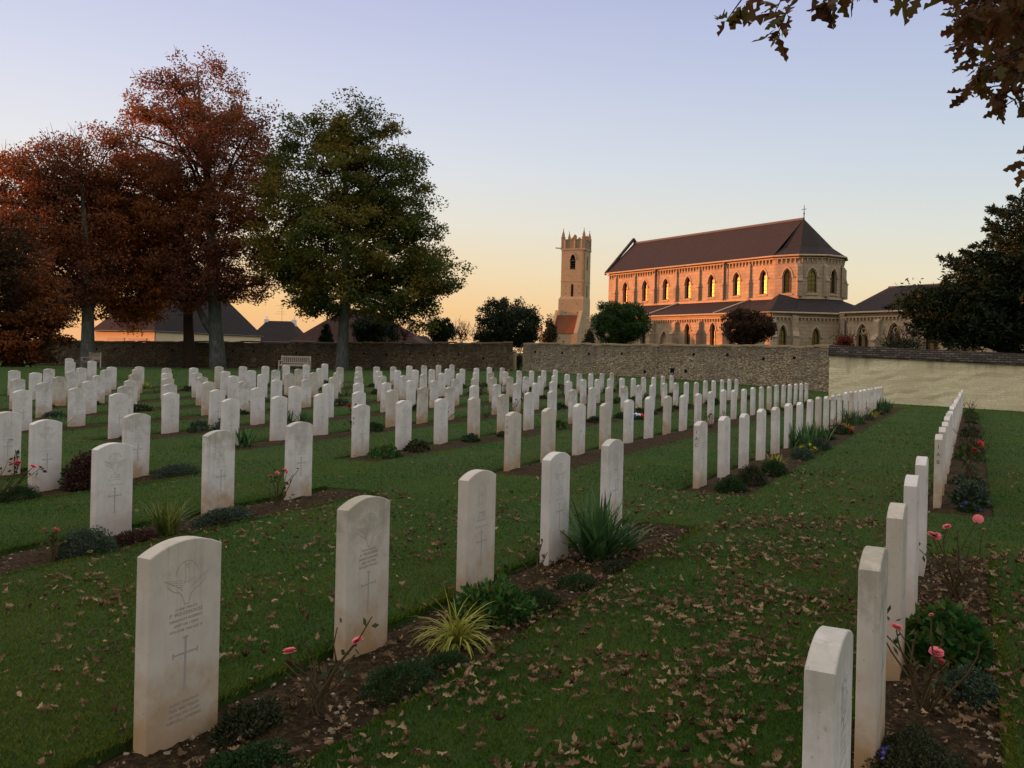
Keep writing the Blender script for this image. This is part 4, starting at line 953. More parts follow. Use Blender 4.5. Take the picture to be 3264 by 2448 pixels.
bush('conifer', 'small pointed conifer in front of the brown-roofed house', 80, 1038, 1030, 1095, 22, 'evergreen', 80, 60, .12, .25, 'cone')
bush('round_tree', 'large dark evergreen dome right of the brown-roofed house', 80, 1196, 1004, 1095, 72, 'evergreen', 170, 80, .16, .45, 'box')
bush('conifer', 'small dark conifer at the left side of the clipped green tree', 90, 1878, 1041, 1098, 16, 'evergreen', 60, 60, .12, .25, 'cone')
bush('conifer', 'pale feathery conifer left of the church tower', 140, 1752, 1003, 1088, 22, 'heather', 70, 40, .3, .5, 'cone')
bush('bare_shrub', 'leafless pinkish shrub beside the brown house roof', 84, 1290, 1022, 1092, 40, 'russet', 90, 3, .1, .4, spk=150, cat='shrub')
bush('bare_shrub', 'leafless reddish shrub right of the columnar yew', 80, 1470, 1038, 1096, 30, 'russet', 70, 3, .1, .35, spk=130, cat='shrub')
bush('creeper', 'reddish creeper spilling over the corner of the rendered wall', 46, 2690, 1068, 1108, 26, 'redleaf', 40, 40, .09, .22, cat='creeper', spk=10)
bush('creeper', 'thorny green scrub growing over the top of the rendered wall', 44, 2870, 1080, 1120, 62, 'heather', 60, 22, .1, .3, cat='shrub', spk=50)
bush('distant_tree', 'tiny far tree beside the white-chimneyed roof', 170, 940, 1052, 1080, 18, 'evergreen', 40, 40, .3, .5)
# oak boughs overhead at the right: a big oak whose trunk stands out of the frame
def oak_tree():
    bx, by = 6.2, 3.4; root = thing('oak_tree', 'oak whose brown leafy boughs hang into the top right corner', 'tree', (bx, by, gz(bx, by))); b = Vector(root.location)
    t = MB(); t.tube([(0, 0, -.3), (0, 0, .3), (.05, 0, 2), (.1, -.1, 4), (0, .1, 6.5), (.1, 0, 9)], [.55, .42, .36, .32, .24, .1], 10); t.build('trunk', M['bark'], root, True)
    mb = MB(); tips = []
    def bough(tgt, r, n):
        e = Vector(tgt) - b; a = Vector((0, 0, 3.6 + rng.uniform(0, 1.2))); m1 = a.lerp(e, .4) + Vector((0, 0, 1.1)); m2 = a.lerp(e, .75) + Vector((0, 0, .75)); mb.tube([a, m1, m2, e], [r, r * .6, r * .35, .006], 6)
        return m2, e
    Vs = []; Fs = []; n0 = [0]
    OA = [oak_leaf_arrays(100 + i, c, 20) for i, c in enumerate((.3, .6, .2, -.4, .8))]
    def leaf(p, dirv, sz):
        V, F = OA[rng.integers(len(OA))]; d = Vector(dirv).normalized(); n = Vector(rng.normal(size=3)); s = d.cross(n).normalized(); n = s.cross(d)
        A = np.array([tuple(d), tuple(s), tuple(n)]).T; W = ((V + np.array([.5, 0, 0])) * sz) @ A.T + np.array(p); Vs.append(W); Fs.append(F + n0[0]); n0[0] += len(V)
    def sprig(tipp, frm, nl, L=.22, sz=(.1, .15), droop=.6):
        e = Vector(tipp); f_ = Vector(frm); mb.tube([f_, f_.lerp(e, .5) + Vector((0, 0, .03)), e], [.006, .0045, .0025], 5)
        ax = (e - f_).normalized()
        for k in range(nl):
            t_ = 1 - L / max(.05, (e - f_).length) * rng.random() ** 1.5; p = f_.lerp(e, max(0, t_)); d = ax * rng.uniform(-.1, 1) + Vector(rng.normal(size=3)) * .75 + Vector((0, 0, -droop)); q = p + d.normalized() * .015; leaf(q, d, rng.uniform(*sz))
    # the hanging sprigs seen against the sky, each at its own place in space
    for px, py, Y, nl, ox, oy in ((2318, 62, 4.6, 9, 90, -90), (2478, 112, 4.5, 12, 60, -120), (2470, 40, 4.7, 5, 60, -90), (2640, 12, 4.6, 13, 90, -80), (2560, -5, 4.8, 5, 80, -80), (2700, -20, 4.5, 6, 80, -60), (2865, -5, 4.9, 4, 60, -80), (2922, -12, 4.7, 3, 60, -70), (2400, -25, 4.9, 6, 80, -70)):
        e = at(px, py, Y) - b; f_ = at(px + ox, py + oy, Y + .15) - b; sprig(e, f_, nl)
    # dense mass at the right edge
    for _ in range(95):
        y_ = rng.uniform(-260, 330); lim = 3060 + (60 if y_ > 220 else 0) + max(0, y_ - 250) * 1.2 - (0 if y_ > 60 else 20); x_ = lim + 420 * rng.random() ** 1.15; Y = rng.uniform(5.2, 7.4)
        e = at(x_, y_, Y) - b; f_ = e + Vector((rng.uniform(.1, .5), rng.uniform(-.2, .2), rng.uniform(.0, .35))); sprig(e, f_, rng.integers(9, 15), .35, (.11, .17), .35)
    for px, py, Y in ((3040, 100, 5.6), (3030, 40, 5.4), (3060, 60, 5.7), (3075, 200, 5.8), (3085, 260, 5.6), (3060, 300, 5.9), (3110, 310, 5.7), (3170, 320, 5.9), (3190, 345, 5.5), (3240, 330, 5.8)):
        e = at(px, py, Y) - b; f_ = at(px + 110, py - 40, Y + .1) - b; sprig(e, f_, 7, .3, (.1, .15), .3)
    for px, py in ((3262, 505), (3250, 535)):
        e = at(px, py, 5.2) - b; sprig(e, at(px + 90, py - 60, 5.2) - b, 3, .15, (.09, .12), .5)
    for tg in (at(2500, -120, 4.7), at(2720, -140, 4.7), at(2960, -120, 5), at(3250, 150, 6), at(3200, -150, 6.2), at(3350, 50, 6.6), at(2650, -300, 5.4)): bough(tg, .09, 0)
    mb.build('branches', M['twig'], root, True); np_obj('crown', np.vstack(Vs), np.vstack(Fs), M['oakleaf'], root)
oak_tree()
# unseen hedge added past the left edge to keep sun off lawn and chapel
def hedge():
    Y0_, Y1_ = -60, 98; X0 = -62; n = 150; V = []; F = []
    root = thing('added_shade_hedge', 'added unseen hedge shading the lawn and chapel from the low sun', 'hedge', (X0, 0, 0))
    for i in range(n + 1):
        y = Y0_ + (Y1_ - Y0_) * i / n
        for j in range(9):
            a = math.pi * j / 8; r = 2.0 * (1 + .1 * math.sin(i * 1.7 + j) + .06 * rng.normal()); z = (9.9 + 4.8 * float(smooth(81, 85, y))) * math.sin(a) ** .35 * (1 + .035 * math.sin(i * .6) + .02 * rng.normal()); V.append((-r * math.cos(a), y, z - .6))  # far stretch raised to shade the chapel
    for i in range(n):
        for j in range(8): q = i * 9 + j; F.append((q, q + 1, q + 10, q + 9))
    np_obj('foliage_body', np.array(V), np.array(F), M['evergreen'], root)
    P = np.array(V)[rng.integers(0, len(V), 30000)] + rng.normal(0, .25, (30000, 3)); np_obj('foliage', *leaf_quads(P, rng.normal(size=P.shape), .3, .6, 1), M['evergreen'], root)
hedge()
# ------------------------------------------------------------------ masonry helpers
def uv_build(mb, name, mat, parent=None):
    o = mb.build(name, mat, parent); me = o.data; ul = me.uv_layers.new(name='uv')
    for p in me.polygons:
        n = p.normal; h = Vector((0, 0, 1)).cross(n); h = h.normalized() if h.length > 1e-4 else Vector((1, 0, 0)); s = n.cross(h)
        for li in p.loop_indices:
            co = me.vertices[me.loops[li].vertex_index].co; ul.data[li].uv = (co.dot(h), co.dot(s))
    return o
def framed(name, me_mb, mat, P0, dirv, parent, z=0.):
    """object whose local x runs along dirv and whose front faces local -y"""
    o = me_mb.build(name, mat, parent); o.location = (P0[0], P0[1], z) if len(P0) == 2 else P0; o.rotation_euler = (0, 0, math.atan2(dirv[1], dirv[0])); return o
def arch_z(u, w, zsp, apex):
    t = abs(u) / w; return zsp + (apex - zsp) * math.sqrt(max(0, 1 - (t + .5) ** 2)) / .8660254
def arch_pts(xc, w, zs, zsp, apex, n=8):
    """outline from left foot over the point to right foot"""
    p = [(xc - w / 2, zs)]
    for k in range(n + 1): u = -w / 2 + w * k / n; p.append((xc + u, arch_z(u, w, zsp, apex)))
    return p + [(xc + w / 2, zs)]
def arched_wall(L, z0, z1, wins, depth=.35, n=10, thick=.5):
    mb = MB(); x = 0.
    def q(xa, xb, za, zb, zc, zd): mb.add([(xa, 0, za), (xb, 0, zb), (xb, 0, zc), (xa, 0, zd)], [(0, 1, 2, 3)])
    for (xc, w, zs, zsp, ap) in sorted(wins):
        q(x, xc - w / 2, z0, z0, z1, z1); 
        for k in range(n):
            ua, ub = -w / 2 + w * k / n, -w / 2 + w * (k + 1) / n; q(xc + ua, xc + ub, arch_z(ua, w, zsp, ap), arch_z(ub, w, zsp, ap), z1, z1)
        q(xc - w / 2, xc + w / 2, z0, z0, zs, zs)
        pts = arch_pts(xc, w, zs, zsp, ap, n)
        for (xa, za), (xb, zb) in zip(pts, pts[1:]): mb.add([(xa, 0, za), (xa, depth, za), (xb, depth, zb), (xb, 0, zb)], [(0, 1, 2, 3)])
        mb.add([(xc - w / 2, -.05, zs - .04), (xc + w / 2, -.05, zs - .04), (xc + w / 2, depth, zs + .12), (xc - w / 2, depth, zs + .12)], [(0, 1, 2, 3)])
        x = xc + w / 2
    q(x, L, z0, z0, z1, z1)
    mb.add([(0, thick, z0), (L, thick, z0), (L, thick, z1), (0, thick, z1)], [(3, 2, 1, 0)]); mb.add([(0, 0, z1), (L, 0, z1), (L, thick, z1), (0, thick, z1)], [(0, 1, 2, 3)])
    mb.add([(0, 0, z0), (0, 0, z1), (0, thick, z1), (0, thick, z0)], [(0, 1, 2, 3)]); mb.add([(L, 0, z0), (L, thick, z0), (L, thick, z1), (L, 0, z1)], [(0, 1, 2, 3)])
    return mb
def hood(mb, xc, w, zs, zsp, ap, wd=.12, out=.06, foot=None):
    """moulding round an arch, from the springing up (or from foot)"""
    f = zsp if foot is None else foot; a = [(x, max(f, z)) for x, z in arch_pts(xc, w, f, zsp, ap, 10)]; b = [(x, max(f, z)) for x, z in arch_pts(xc, w + 2 * wd, f, zsp, ap + wd * 1.5, 10)]
    n = len(a); v = [(x, -out, z) for x, z in a] + [(x, -out, z) for x, z in b] + [(x, .0, z) for x, z in b] + [(x, .03, z) for x, z in a]
    fs = []
    for k in range(n - 1): fs += [(k, k + 1, n + k + 1, n + k), (n + k, n + k + 1, 2 * n + k + 1, 2 * n + k), (3 * n + k, 3 * n + k + 1, k + 1, k)]
    fs += [(0, n, 2 * n, 3 * n), (n - 1, 4 * n - 1, 3 * n - 1, 2 * n - 1)]; mb.add(v, fs)
def church_window(parent, P0, dirv, spec, kind='lancet', depth=.3, mat='glass'):
    xc, w, zs, zsp, ap = spec; mb = MB(); hood(mb, xc, w, zs, zsp, ap)
    if kind != 'blind': hood(mb, xc, w * .8, zs, zsp, ap - .14, .1 * w, -.1, zs + .1)
    mb.box(xc - w / 2 - .08, xc + w / 2 + .08, -.1, -.002, zs - .16, zs - .05)
    for sg in (-1, 1): mb.box(xc + sg * (w / 2 + .1) - .1, xc + sg * (w / 2 + .1) + .1, -.13, -.002, zsp - .12, zsp)
    o = framed('window', mb, M['trim'], P0, dirv, parent)
    g = MB(); pts = arch_pts(xc, w * .98, zs + .1, zsp, ap - .02, 10); g.add([(x, depth, z) for x, z in pts], [tuple(range(len(pts)))]); g.build('pane', M[mat], o)
    b = MB()
    if kind == 'lancet':
        for k in range(1, 6): z = zs + (ap - zs) * k / 6; hw = w * .42 if z < zsp else w * .3; b.box(xc - hw, xc + hw, depth - .03, depth - .004, z - .018, z + .018)
        b.box(xc - .014, xc + .014, depth - .032, depth - .003, zs + .1, ap - .1); b.build('glazing_bars', M['iron'], o)
    elif kind == 'tracery':
        b.box(xc - .07, xc + .07, depth - .16, depth - .01, zs, zsp + .1)
        for sg in (-1, 1):
            t = MB(); hood(b, xc + sg * w * .235, w * .36, zs, zsp - .15, zsp + .32, .06, -depth + .16, zs)
        for k in range(16):
            a0, a1 = 2 * math.pi * k / 16, 2 * math.pi * (k + 1) / 16; cz = zsp + (ap - zsp) * .48; r0, r1 = w * .15, w * .24
            b.add([(xc + r * math.cos(a), depth - .12, cz + r * math.sin(a)) for r, a in ((r0, a0), (r1, a0), (r1, a1), (r0, a1))], [(3, 2, 1, 0)])
            b.add([(xc + r0 * math.cos(a), y, cz + r0 * math.sin(a)) for a, y in ((a0, depth - .12), (a1, depth - .12), (a1, depth), (a0, depth))], [(0, 1, 2, 3)])
        b.build('tracery', M['trim'], o)
    return o
def corbels(L, z, step=.44, w=.2, h=.42, out=.16, x0=.25):
    mb = MB(); n = int((L - 2 * x0) / step)
    for k in range(n + 1):
        x = x0 + k * step; mb.box(x, x + w * .55, -out, -.003, z - h * .6, z); mb.box(x + .03, x + w * .5, -out * .7, -.004, z - h, z - h * .6)
    mb.box(0, L, -out - .03, -.005, z, z + .1); return mb
def buttress(parent, P0, dirv, x, w, z0, zset, z1, d0=.6, d1=.32, name='buttress'):
    mb = MB(); a, b = x - w / 2, x + w / 2
    mb.box(a, b, -d0, -.002, z0, zset); mb.add([(a, -d0, zset), (b, -d0, zset), (b, -d1, zset + .5), (a, -d1, zset + .5), (a, -d1, zset), (b, -d1, zset)], [(0, 1, 2, 3), (0, 3, 4), (1, 5, 2)])
    mb.box(a - .04, b + .04, -d0 - .08, -d1, zset - .06, zset + .04); mb.box(a + .003, b - .003, -d1, -.003, zset, z1 - .3); mb.add([(a, -d1, z1 - .3), (b, -d1, z1 - .3), (b, 0, z1), (a, 0, z1), (a, 0, z1 - .3), (b, 0, z1 - .3)], [(0, 1, 2, 3), (0, 3, 4), (1, 5, 2)])
    return framed(name, mb, M['ashlar'], P0, dirv, parent)

# ------------------------------------------------------------------ church
CH = thing('church', 'long stone church with steep slate roof and round apse, lit orange by the low sun', 'church', (28, 95, 0)); CHO = Vector((28, 95, 0))
AW = Vector((-.5225, .8526, 0)); AE = -AW; OUT = Vector((-.8526, -.5225, 0))       # west, east, outward south
C0 = Vector((25.1, 85, 0)) - CHO; HW = 3.86; ZE, ZB, ZR = 11.45, 7.3, 15.3; NL = 26.; AO = 4.0; ZA = 5.75; AL = 27.4
def cp(L, off, z=0.): return C0 + AW * L + OUT * off + Vector((0, 0, z))
# nave south wall with seven windows
bays = [-.3 + 3.55 * k for k in range(8)]; PN = cp(NL, 0)
wn = [(NL - (bays[k] + bays[k + 1]) / 2, .95, 7.75, 9.35, 10.15) for k in range(7)]
framed('wall', arched_wall(NL, 0, ZE, wn, .4), M['ashlar'], PN, AE, CH)
for s_ in wn: church_window(CH, PN, AE, s_)
framed('corbel_table', corbels(NL, ZE - .42), M['trim'], PN, AE, CH)
framed('string_course', MB().box(0, NL, -.12, -.004, ZB - .1, ZB + .12), M['trim'], PN, AE, CH)
for b in bays[1:]: buttress(CH, PN, AE, NL - b, .36, ZB + .14, 8.9, ZE - .5, .3, .19)
for k in (2, 5):   # rain pipes
    x = NL - bays[6 - k + 1]; mb = MB(); mb.tube([(x + .32, -.3, ZE - .3), (x + .32, -.3, ZB)], .06, 8); mb.box(x + .2, x + .44, -.42, -.2, ZE - .45, ZE - .2); framed('rain_pipe', mb, M['lead'], PN, AE, CH)
# west gable and north wall
PWN = cp(NL, -2 * HW); g = MB(); g.add([(0, 0, 0), (2 * HW, 0, 0), (2 * HW, 0, ZE), (HW, 0, ZR + .1), (0, 0, ZE)], [(0, 1, 2, 3, 4)])
framed('gable_wall', g, M['ashlar'], PWN, OUT, CH)
framed('wall', arched_wall(NL, 0, ZE, []), M['ashlar'], cp(0, -2 * HW), AW, CH)
# apse: five sides of a decagon
cen = cp(0, -HW); av = []
for k in range(6):
    a = math.radians(36 * k); av.append(cen + OUT * HW * math.cos(a) + AE * HW * math.sin(a))
for k in range(5):
    d = (av[k + 1] - av[k]); Lk = d.length; d.normalize(); sp = (Lk / 2, .95, 7.75, 9.35, 10.15)
    framed('wall', arched_wall(Lk, 0, ZE, [sp], .35), M['ashlar'], av[k], d, CH)
    church_window(CH, av[k], d, sp); framed('corbel_table', corbels(Lk, ZE - .42, x0=.2), M['trim'], av[k], d, CH); framed('string_course', MB().box(0, Lk, -.1, -.004, ZB - .1, ZB + .12), M['trim'], av[k], d, CH)
    if k: buttress(CH, av[k], d, .0, .5, ZB + .14, 8.9, ZE - .9, .4, .24)
# nave roof
ov = .38; rw, re = cp(NL + .1, -HW, ZR), cp(-.0, -HW, ZR); el, er = cp(NL + .1, ov, ZE - .12), cp(0, ov, ZE - .12); nl_, nr_ = cp(NL + .1, -2 * HW - ov, ZE - .12), cp(0, -2 * HW - ov, ZE - .12)
mb = MB(); mb.add([el, er, re, rw], [(0, 1, 2, 3)]); mb.add([nr_, nl_, rw, re], [(0, 1, 2, 3)])
ao = [cen + (v - cen) * ((HW + ov) / HW) + Vector((0, 0, ZE - .12)) for v in av]; aq = [cen + (v - cen) * ((HW - .9) / HW) + Vector((0, 0, ZE + .75)) for v in av]
for k in range(5): mb.add([ao[k], ao[k + 1], aq[k + 1], aq[k]], [(0, 1, 2, 3)]); mb.add([aq[k], aq[k + 1], re], [(0, 1, 2)])
uv_build(mb, 'roof', M['slate'], CH)
mb = MB(); pr = [el, er] + ao[1:]
for p, q in zip(pr, pr[1:]):
    mb.tube([p + Vector((0, 0, -.03)), q + Vector((0, 0, -.03))], .085, 6)
mb.build('gutter', M['trim'], CH)
mb = MB(); mb.tube([rw + Vector((0, 0, .02)), re + Vector((0, 0, .02))], .13, 6); mb.build('ridge', M['lead'], CH)
mb = MB()
for sg in (0, -2 * HW):
    a, b = cp(NL + .05, sg + (ov if sg == 0 else -ov), ZE - .35), cp(NL + .05, -HW, ZR + .3); u = AW * .32; up = Vector((0, 0, .38))
    mb.add([a, a + u, b + u, b, a + up, a + u + up, b + u + up, b + up], [(0, 1, 2, 3), (4, 7, 6, 5), (0, 4, 5, 1), (0, 3, 7, 4), (1, 5, 6, 2), (3, 2, 6, 7)])
mb.build('gable_coping', M['coping'], CH)
mb = MB(); t = re + Vector((0, 0, 0)); mb.tube([t, t + Vector((.0, 0, 1.35))], [.05, .025], 6); mb.tube([t + AW * .28 + Vector((0, 0, .95)), t - AW * .28 + Vector((0, 0, .95))], .028, 6); mb.tube([t + Vector((0, 0, .45)), t + Vector((0, 0, .6))], .07, 6); mb.build('roof_cross', M['iron'], CH)
# aisle
PA = cp(24.2, AO); aw = [(24.2 - 7.7, .8, 2.0, 4.2, 4.9), (24.2 - 4.1, .8, 2.0, 4.2, 4.9), (24.2 - 14.6, .8, 2.0, 4.2, 4.9), (24.2 - 18.2, .8, 2.0, 4.2, 4.9), (24.2 - .4, .8, 2., 4.2, 4.9)]
aw_all = sorted(aw + [(24.2 - 11.2, 1.25, .4, 2.9, 4.1)])
framed('wall', arched_wall(AL, 0, ZA, aw_all, .35), M['ashlar'], PA, AE, CH)
for s_ in aw: church_window(CH, PA, AE, s_)
church_window(CH, PA, AE, (24.2 - 11.2, 1.25, .4, 2.9, 4.1), 'blind', .32, 'trim')
framed('corbel_table', corbels(AL, ZA - .5, .36, .2, .32), M['trim'], PA, AE, CH)
for L in (24., 16.4, 12.9, 9.4, 5.9, 2.3, -1.6): buttress(CH, PA, AE, 24.2 - L, .5, 0, 3.75, ZA - .55, .75, .4)
mb = MB(); mb.add([cp(24.4, AO + .3, ZA - .05), cp(-3.3, AO + .3, ZA - .05), cp(-3.3, 0, ZB - .1), cp(24.4, 0, ZB - .1)], [(0, 1, 2, 3)])
mb.add([cp(24.4, AO + .3, ZA - .05), cp(24.4, 0, ZB - .1), cp(24.4, 0, 0), cp(24.4, AO, 0)], [(0, 1, 2, 3)])
# low vestry and ambulatory wall: plan corners found on the ground
K = [Vector((23.47, 80.0, 0)) - CHO, Vector((25.5, 80.25, 0)) - CHO, Vector((29.65, 80.7, 0)) - CHO, Vector((29.45, 78.6, 0)) - CHO, Vector((36.4, 67.0, 0)) - CHO]
specs = [[(1.0, .8, 1.6, 3.7, 4.6)], [(2.1, .85, 1.6, 3.6, 4.45)], [], [(1.9, 1.25, 1.7, 3.5, 4.75), (5.05, 1.3, 1.7, 3.5, 4.8), (8.4, 1.3, 1.7, 3.5, 4.8), (11.6, 1.3, 1.7, 3.5, 4.8)]]
for k in range(4):
    d = K[k + 1] - K[k]; L = d.length; d.normalize(); framed('wall', arched_wall(L, 0, ZA, specs[k], .35), M['ashlar'], K[k], d, CH)
    for s_ in specs[k]: church_window(CH, K[k], d, s_, 'tracery' if k == 3 else 'lancet')
    if k != 2: framed('corbel_table', corbels(L, ZA - .5, .36, .2, .32, x0=.2), M['trim'], K[k], d, CH)
    if k == 0: buttress(CH, K[k], d, .05, .45, 0, 3.5, ZA - .55, .5, .3); buttress(CH, K[k], d, L, .6, 0, 3.6, ZA - .1, .6, .35)
    if k == 3:
        for x in (3.5, 6.75, 10.1): buttress(CH, K[k], d, x, .55, 0, 3.3, ZA - .55, .8, .35)
        mb = MB(); mb.tube([(.15, -.1, ZA - .1), (.15, -.1, 0)], .07, 8); framed('rain_pipe', mb, M['lead'], K[k], d, CH)
zt = Vector((0, 0, ZA - .05)); E0 = [p + zt for p in K]
def eo(p, v): return p + Vector(v)
E1 = [eo(E0[0], (-.25, -.2, 0)), eo(E0[1], (.05, -.35, 0)), eo(E0[2], (-.1, -.35, 0))]
zb = Vector((0, 0, ZB - .1)); A0, A1, A2, A3 = cp(-3.3, 0, ZB - .1), av[1] + zb, av[2] + zb, av[3] + zb
ap_ = Vector((24.55, 81.7, 7.5)) - CHO
mb.__init__(); mb = MB(); mb.add([cp(24.4, AO + .3, ZA - .05), cp(-3.0, AO + .3, ZA - .05), cp(-.2, 0, ZB - .1), cp(24.4, 0, ZB - .1)], [(0, 1, 2, 3)])
mb.add([E1[0], E1[1], ap_], [(0, 1, 2)]); mb.add([cp(-1.2, AO + .3, ZA - .04), E1[0], ap_], [(0, 1, 2)]); mb.add([cp(-1.2, AO + .3, ZA - .04), ap_, av[0] + zb], [(0, 1, 2)]); mb.add([E1[1], av[1] + zb, ap_], [(0, 1, 2)]); mb.add([ap_, av[1] + zb, av[0] + zb], [(0, 1, 2)])
mb.add([E1[1], E1[2], A3, A2, A1], [(0, 1, 2, 3, 4)])
mb.add([E1[2], E0[3] + Vector((.5, .2, .3)), A3 + Vector((3.0, 0.6, -.9)), A3], [(0, 1, 2, 3)])
uv_build(mb, 'aisle_roof', M['slate'], CH)
mb = MB(); gp = [cp(24.4, AO + .3, ZA - .06), cp(-3.1, AO + .3, ZA - .06), E1[0], E1[1], E1[2]]
for p, q in zip(gp, gp[1:]): mb.tube([p, q], .08, 6)
mb.tube([cp(3.1, .1, ZB - .02), cp(3.9, AO + .2, ZA + .04)], .09, 4); mb.tube([cp(13.5, .1, ZB - .02), cp(14.3, AO + .2, ZA + .04)], .09, 4); mb.build('gutter', M['trim'], CH)
# chapel roof
d = (K[4] - K[3]).normalized(); inn = Vector((.8526, .5225, 0)); r0 = K[3] + d * 2.1 + inn * 3.2 + Vector((0, 0, 8.05)); r1 = K[4] - d * 2.4 + inn * 3.2 + Vector((0, 0, 8.05))
e0, e1 = E0[3] - inn * .3 - d * .3, E0[4] - inn * .3 + d * .3; f0, f1 = E0[3] + inn * 6.7 - d * .3, E0[4] + inn * 6.7 + d * .3
mb = MB(); mb.add([e0, e1, r1, r0], [(0, 1, 2, 3)]); mb.add([f0, e0, r0], [(0, 1, 2)]); mb.add([e1, f1, r1], [(0, 1, 2)]); mb.add([f1, f0, r0, r1], [(0, 1, 2, 3)]); uv_build(mb, 'chapel_roof', M['slate'], CH)
mb = MB(); mb.tube([e0, e1], .08, 6); mb.build('gutter', M['trim'], CH); mb = MB(); mb.tube([r0, r1], .1, 6); mb.build('ridge', M['lead'], CH)
mb = MB(); mb.add([K[4], K[4] + inn * 6.4, K[4] + inn * 6.4 + zt, K[4] + zt], [(0, 1, 2, 3)]); mb.build('gable_wall', M['ashlar'], CH)

# ------------------------------------------------------------------ old tower
def tower():
    Y = 150.; pc = at(1863.3, 796, Y); pc.z = 0; T = thing('church_tower', 'free-standing medieval stone tower with battlements and corner pinnacles', 'tower', pc)
    e1 = Vector((-.94, .342, 0)); e2 = Vector((.342, .94, 0)); W = 4.05; T.rotation_euler = (0, 0, math.atan2(-e1.y, -e1.x))   # local x to the right along the front, front at -y, corner at (0,0)
    Z = dict(base=0, lt=8.05, ledge=10.76, str1=13.8, corn=19.2, par=21.)
    mb = MB(); mb.box(-W - .3, .03, -.2, W + .2, 0, Z['ledge'])
    mb.add([(-W - .3, -.2, Z['ledge']), (.03, -.2, Z['ledge']), (.03, W + .2, Z['ledge']), (-W - .3, W + .2, Z['ledge']), (-W, 0, Z['ledge'] + .5), (0, 0, Z['ledge'] + .5), (0, W, Z['ledge'] + .5), (-W, W, Z['ledge'] + .5)], [(0, 1, 5, 4), (1, 2, 6, 5), (2, 3, 7, 6), (3, 0, 4, 7)])
    mb.build('wall', M['tower_stone'], T)
    mb = MB(); wl = arched_wall(W, Z['ledge'] + .5, Z['corn'], [(W / 2, .5, 11.4, 13., 13.4) if False else (W * .5, .95, 15.9, 17.5, 18.45)], .4)
    o = wl.build('wall', M['tower_stone'], T); o.location = (-W, 0, 0)
    o = arched_wall(W, Z['ledge'] + .5, Z['corn'], [(W * .5, .8, 15.9, 17.5, 18.4)], .4).build('wall', M['tower_stone'], T); o.rotation_euler = (0, 0, math.pi / 2)
    o = MB().add([(-W, W, Z['ledge']), (-W, 0, Z['ledge']), (-W, 0, Z['corn']), (-W, W, Z['corn']), (0, W, Z['ledge']), (0, W, Z['corn'])], [(0, 1, 2, 3), (4, 0, 3, 5)]).build('wall', M['tower_stone'], T)
    for rz, loc in ((0, (-W, 0, 0)), (math.pi / 2, (0, 0, 0))):   # belfry openings with louvres and lancets below
        w = MB(); hood(w, W / 2, .95 if rz == 0 else .8, 15.9, 17.5, 18.45, .14, .08); o = w.build('window', M['trim'], T); o.location = loc; o.rotation_euler = (0, 0, rz)
        g = MB(); pts = arch_pts(W / 2, .93 if rz == 0 else .78, 15.92, 17.5, 18.42, 10); g.add([(x, .36, z) for x, z in pts], [tuple(range(len(pts)))]); g.build('opening', M['dark'], o)
        lv = MB()
        for k in range(5): z = 16.05 + k * .38; hw = .44 if rz == 0 else .37; lv.add([(W / 2 - hw, .05, z), (W / 2 + hw, .05, z), (W / 2 + hw, .32, z + .22), (W / 2 - hw, .32, z + .22)], [(0, 1, 2, 3), (3, 2, 1, 0)])
        lv.box(W / 2 - .42, W / 2 + .42, .02, .12, 17.3, 17.42); lv.build('louvres', M['lead'], o)
        s = MB(); pts = arch_pts(W / 2, .42, 11.2, 13.0, 13.45, 8); s.add([(x, -.012, z) for x, z in pts], [tuple(range(len(pts)))]); o2 = s.build('slit_window', M['dark'], T); o2.location = loc; o2.rotation_euler = (0, 0, rz)
        h_ = MB()
        for x, z in ((.75, 12.9), (3.1, 12.9), (.85, 11.7), (3.2, 11.7)): h_.box(x, x + .13, -.01, .0, z, z + .16)
        o3 = h_.build('putlog_holes', M['dark'], T); o3.location = loc; o3.rotation_euler = (0, 0, rz)
    h_ = MB()
    for x, z in ((-W + .3, 9.9), (-1.2, 9.9), (-W + .9, 8.4), (-1.0, 8.4)): h_.box(x, x + .13, -.215, -.202, z, z + .16)
    h_.build('putlog_holes', M['dark'], T)
    c = MB()
    for z, o_, h in ((Z['corn'], .14, .2), (Z['str1'], .06, .12)): c.box(-W - o_, o_, -o_, 0.0 - .004, z, z + h); c.box(.004, o_, 0, W + o_, z, z + h); c.box(-W - o_, -W - .004, 0, W, z, z + h)
    c.build('string_course', M['trim'], T)
    p = MB(); t_ = .35; zb_ = Z['corn'] + .2
    for (x0, x1, y0, y1) in ((-W, 0, 0, t_), (-t_, 0, t_, W - t_), (-W, -W + t_, t_, W - t_), (-W, 0, W - t_, W)): p.box(x0, x1, y0, y1, zb_, Z['par'] - .1)
    p.box(-W - .06, .06, -.06, -.003, Z['par'] - .1, Z['par'] + .02); p.box(.003, .06, .0, W, Z['par'] - .1, Z['par'] + .02); p.build('parapet', M['tower_dark'], T)
    for x, y in ((-W + .2, .2), (-.2, .2), (-W + .2, W - .2), (-.2, W - .2)):
        q = MB(); q.box(x - .27, x + .27, y - .27, y + .27, zb_, Z['par'] + .3); q.box(x - .31, x + .31, y - .31, y + .31, Z['par'] + .3, Z['par'] + .42)
        a = [(x - .2, y - .2), (x + .2, y - .2), (x + .2, y + .2), (x - .2, y + .2)]; q.add([(u, v, Z['par'] + .42) for u, v in a] + [(u, v, Z['par'] + .8) for u, v in a] + [(x, y, Z['par'] + 1.75)], [(0, 1, 5, 4), (1, 2, 6, 5), (2, 3, 7, 6), (3, 0, 4, 7), (4, 5, 8), (5, 6, 8), (6, 7, 8), (7, 4, 8)])
        q.lathe([(.01, 0), (.09, .07), (.05, .15), (.01, .3)], (x, y, Z['par'] + 1.66), 6); q.build('pinnacle', M['tower_dark'], T)
